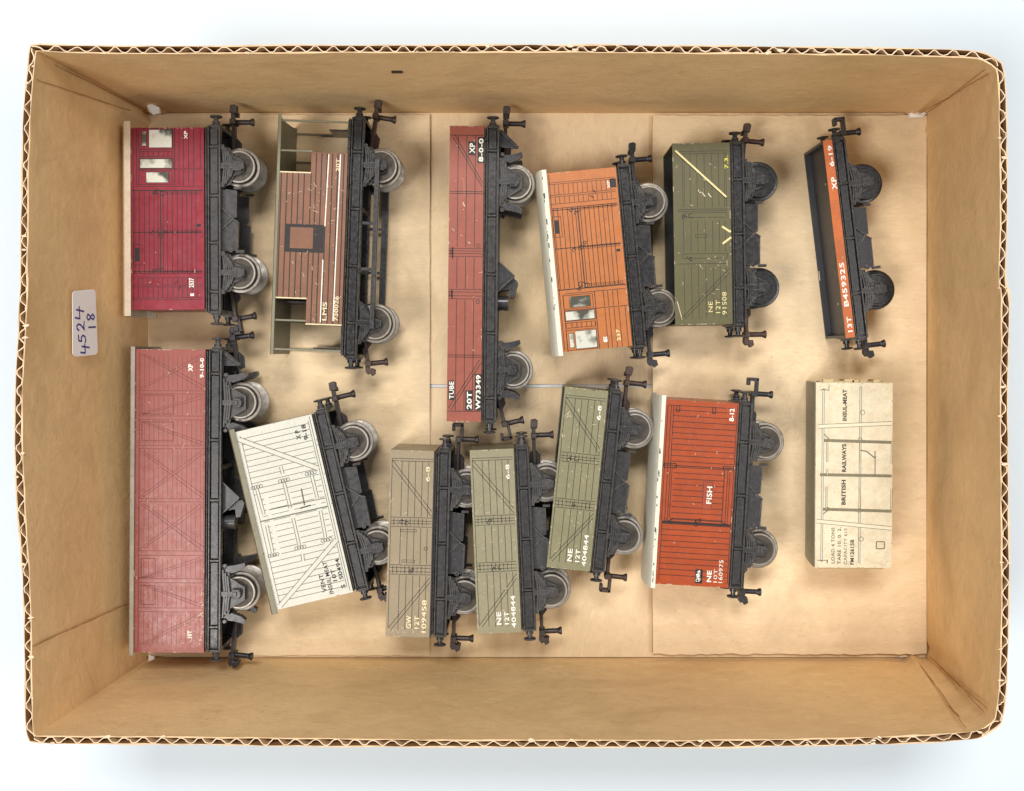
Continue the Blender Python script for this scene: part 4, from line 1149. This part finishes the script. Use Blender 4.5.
for pts in (((437, 655), (470, 640)), ((470, 640), (440, 628)), ((437, 645), (462, 655)), ((440, 612), (468, 600)), ((468, 600), (448, 590)), ((448, 590), (468, 582)), ((440, 628), (466, 615))): f.ln(K4(*pts[0]), K4(*pts[1]), .62, 'letter_white', .09)
f.scuffs(46, 81, size=(.3, 1.8)); f.edge_chips(46, 82); f.make_body()
f.roofo, _ = roof(f, white_roof, 1.9, 1.5, 1.6)
roof_chips(f, 9, 20, 1.4)
L2 = underframe(f, M['chassis'], ribs=(-.29, .0, .29), yext=.3)
running_gear(f, M['chassis'], L2, wb=43.4, coup=('coupling_d', 1, 2), wheel='wheel_dull')

# 13 loose cream body without wheels
ivory = paint('ivory tinplate', (220, 208, 178), .4, (160, 128, 84), .9, .10, .6, (190, 165, 120))
M['drabline'] = printing('drab line print', (122, 114, 88))
f = Face('van', (892.8, 382.8), (891.7, 568), 77.2, 2.7, 'loose ivory insulated van body without chassis or wheels, lettered BRITISH RAILWAYS', 'model van body', 29.5)
Wd = f.W; closed_body(f, ivory, 3.6)
K7 = lambda x, y: f.loc(800 + x / 7.53, 370 + y / 7.53)
K8 = lambda x, y: f.loc(800 + x / 7.53, 470 + y / 7.53)
dl = 'drabline'
f.ln(K7(178, 140), K8(162, 690), .9, dl); f.ln(K7(178, 150), K8(162, 680), .5, 'creamfill', .058)
f.ln(K7(458, 125), K8(445, 700), .9, dl); f.ln(K7(458, 130), K8(445, 700), .45, 'ivoryfill' if 'ivoryfill' in M else 'creamfill', .058)
M['ivoryfill'] = plain('ivory strap', (222, 211, 182), .4, .03)
for a, c in ((K7(135, 425), K7(690, 402)), (K8(125, 385), K8(688, 440))): f.ln(a, c, 1.7, dl, .062); f.ln(a, c, 1.25, 'ivoryfill', .07)
for a, c in ((K7(180, 530), K7(690, 545)), (K8(150, 35), K8(690, 45)), (K8(170, 295), K8(690, 310))): f.ln(a, c, 1.2, dl, .062)
for a, c in ((K7(205, 545), K7(205, 695)), (K8(200, 125), K8(198, 290)), (K7(455, 550), K7(452, 700)), (K8(452, 130), K8(447, 290)), (K7(692, 545), K7(690, 710)), (K8(690, 140), K8(686, 300)), (K7(205, 745), K8(205, 35))): f.ln(a, c, .75, dl, .072); f.ln(a, c, .3, 'ivoryfill', .08)
for c, r in ((K7(472, 320), .95), (K8(460, 520), .9), (K7(452, 525), .8), (K8(445, 305), .8), (K8(205, 295), .8)): f.body.mat(M['drabline']); f.body.ring(c[0], c[1], r, .22, Wd - .3, Wd + .09, 14)
f.ln(K7(180, 480), K7(228, 530), .4, dl, .075); f.ln(K8(228, 290), K8(175, 330), .4, dl, .075); f.ln(K7(565, 610), K8(565, 35), .4, dl, .075)
for a, c in (((455, 605), (500, 612)), ((500, 612), (560, 660)), ((560, 660), (572, 652))): f.ln(K7(*a), K7(*c), .4, 'greyink', .09)
for (x0, y0), (x1, y1) in (((575, 540), (635, 540)), ((635, 540), (635, 592)), ((635, 592), (575, 592)), ((575, 592), (575, 540))): f.ln(K8(x0, y0), K8(x1, y1), .45, dl)
for (x0, y0), (x1, y1) in (((150, 150), (222, 150)), ((218, 118), (218, 155)),): f.ln(K7(x0, y0), K7(x1, y1), .3, dl)
f.ln(K8(130, 680), K8(208, 680), .3, dl); f.ln(K8(205, 675), K8(205, 702), .5, dl)
def Tk(st, c, length, cap, m='black', bold=.0): f.Tl(st, c[0], c[1], length * f.k, cap * f.k, m, bold)
M['darkprint'] = printing('dark brown print', (70, 58, 48))
Tk('INSUL-MEAT', K7(337, 265), 31.5, 4.3, 'darkprint', .04); Tk('RAILWAYS', K7(332, 662), 28, 4.3, 'darkprint', .04); Tk('BRITISH', K8(328, 168), 25, 4.3, 'darkprint', .04)
Tk('LOAD 4 TONS', K8(248, 568), 36, 3.4, dl, .02); Tk('TARE 10. 0. 2.', K8(295, 570), 37, 3.4, 'greyink', .01); Tk('CAPACITY 615', K8(342, 575), 36, 3.2, 'greyink', .0); Tk('FM12615B', K8(392, 618), 25, 4.0, 'darkprint', .03)
M['rubbed'] = plain('rubbed tin', (196, 172, 126), .45, .1)
f.scuffs(30, 91, 'rubbed', size=(.5, 2)); f.edge_chips(60, 92, 'rubbed'); f.scuffs(50, 93, 'rubbed', v=(.015, .04), size=(.5, 3)); f.scuffs(40, 94, 'rubbed', v=(.965, .985), size=(.5, 3)); f.edge_chips(14, 95, 'drabline')
f.make_body()
bv = f.bodyo.modifiers.new('bevel', 'BEVEL'); bv.width = .0003; bv.segments = 2; bv.limit_method = 'ANGLE'
f.roofo, rbm = roof(f, paint('worn grey roof', (140, 133, 110), .42, (226, 216, 190), .9, .12, .4), 0.7, .2, -.2, .0, lean=3.6)
# bent tabs of tin at the ends
q = MB().mat(M['rubbed'])
r = random.Random(5)
for i in range(7):
    x = -f.h + 3 + i * 4 + r.uniform(-1, 1); l = r.uniform(2, 5)
    q.box(x, x + l, f.L / 2 - .1, f.L / 2 + r.uniform(.5, 1.5), r.uniform(20, 27), 28.6)
q.box(-f.h + 2, -2, f.L / 2 - .05, f.L / 2 + .45, 22, 28.0)
link('bent_edge', q.mesh('bent_edge', False), f.root, .1, 1)
q = MB().mat(M['rubbed'])
q.box(-f.h + 2, -3, -f.L / 2 - .7, -f.L / 2 + .1, 24, 28.2)
link('bent_edge', q.mesh('bent_edge', False), f.root, .1, 1)
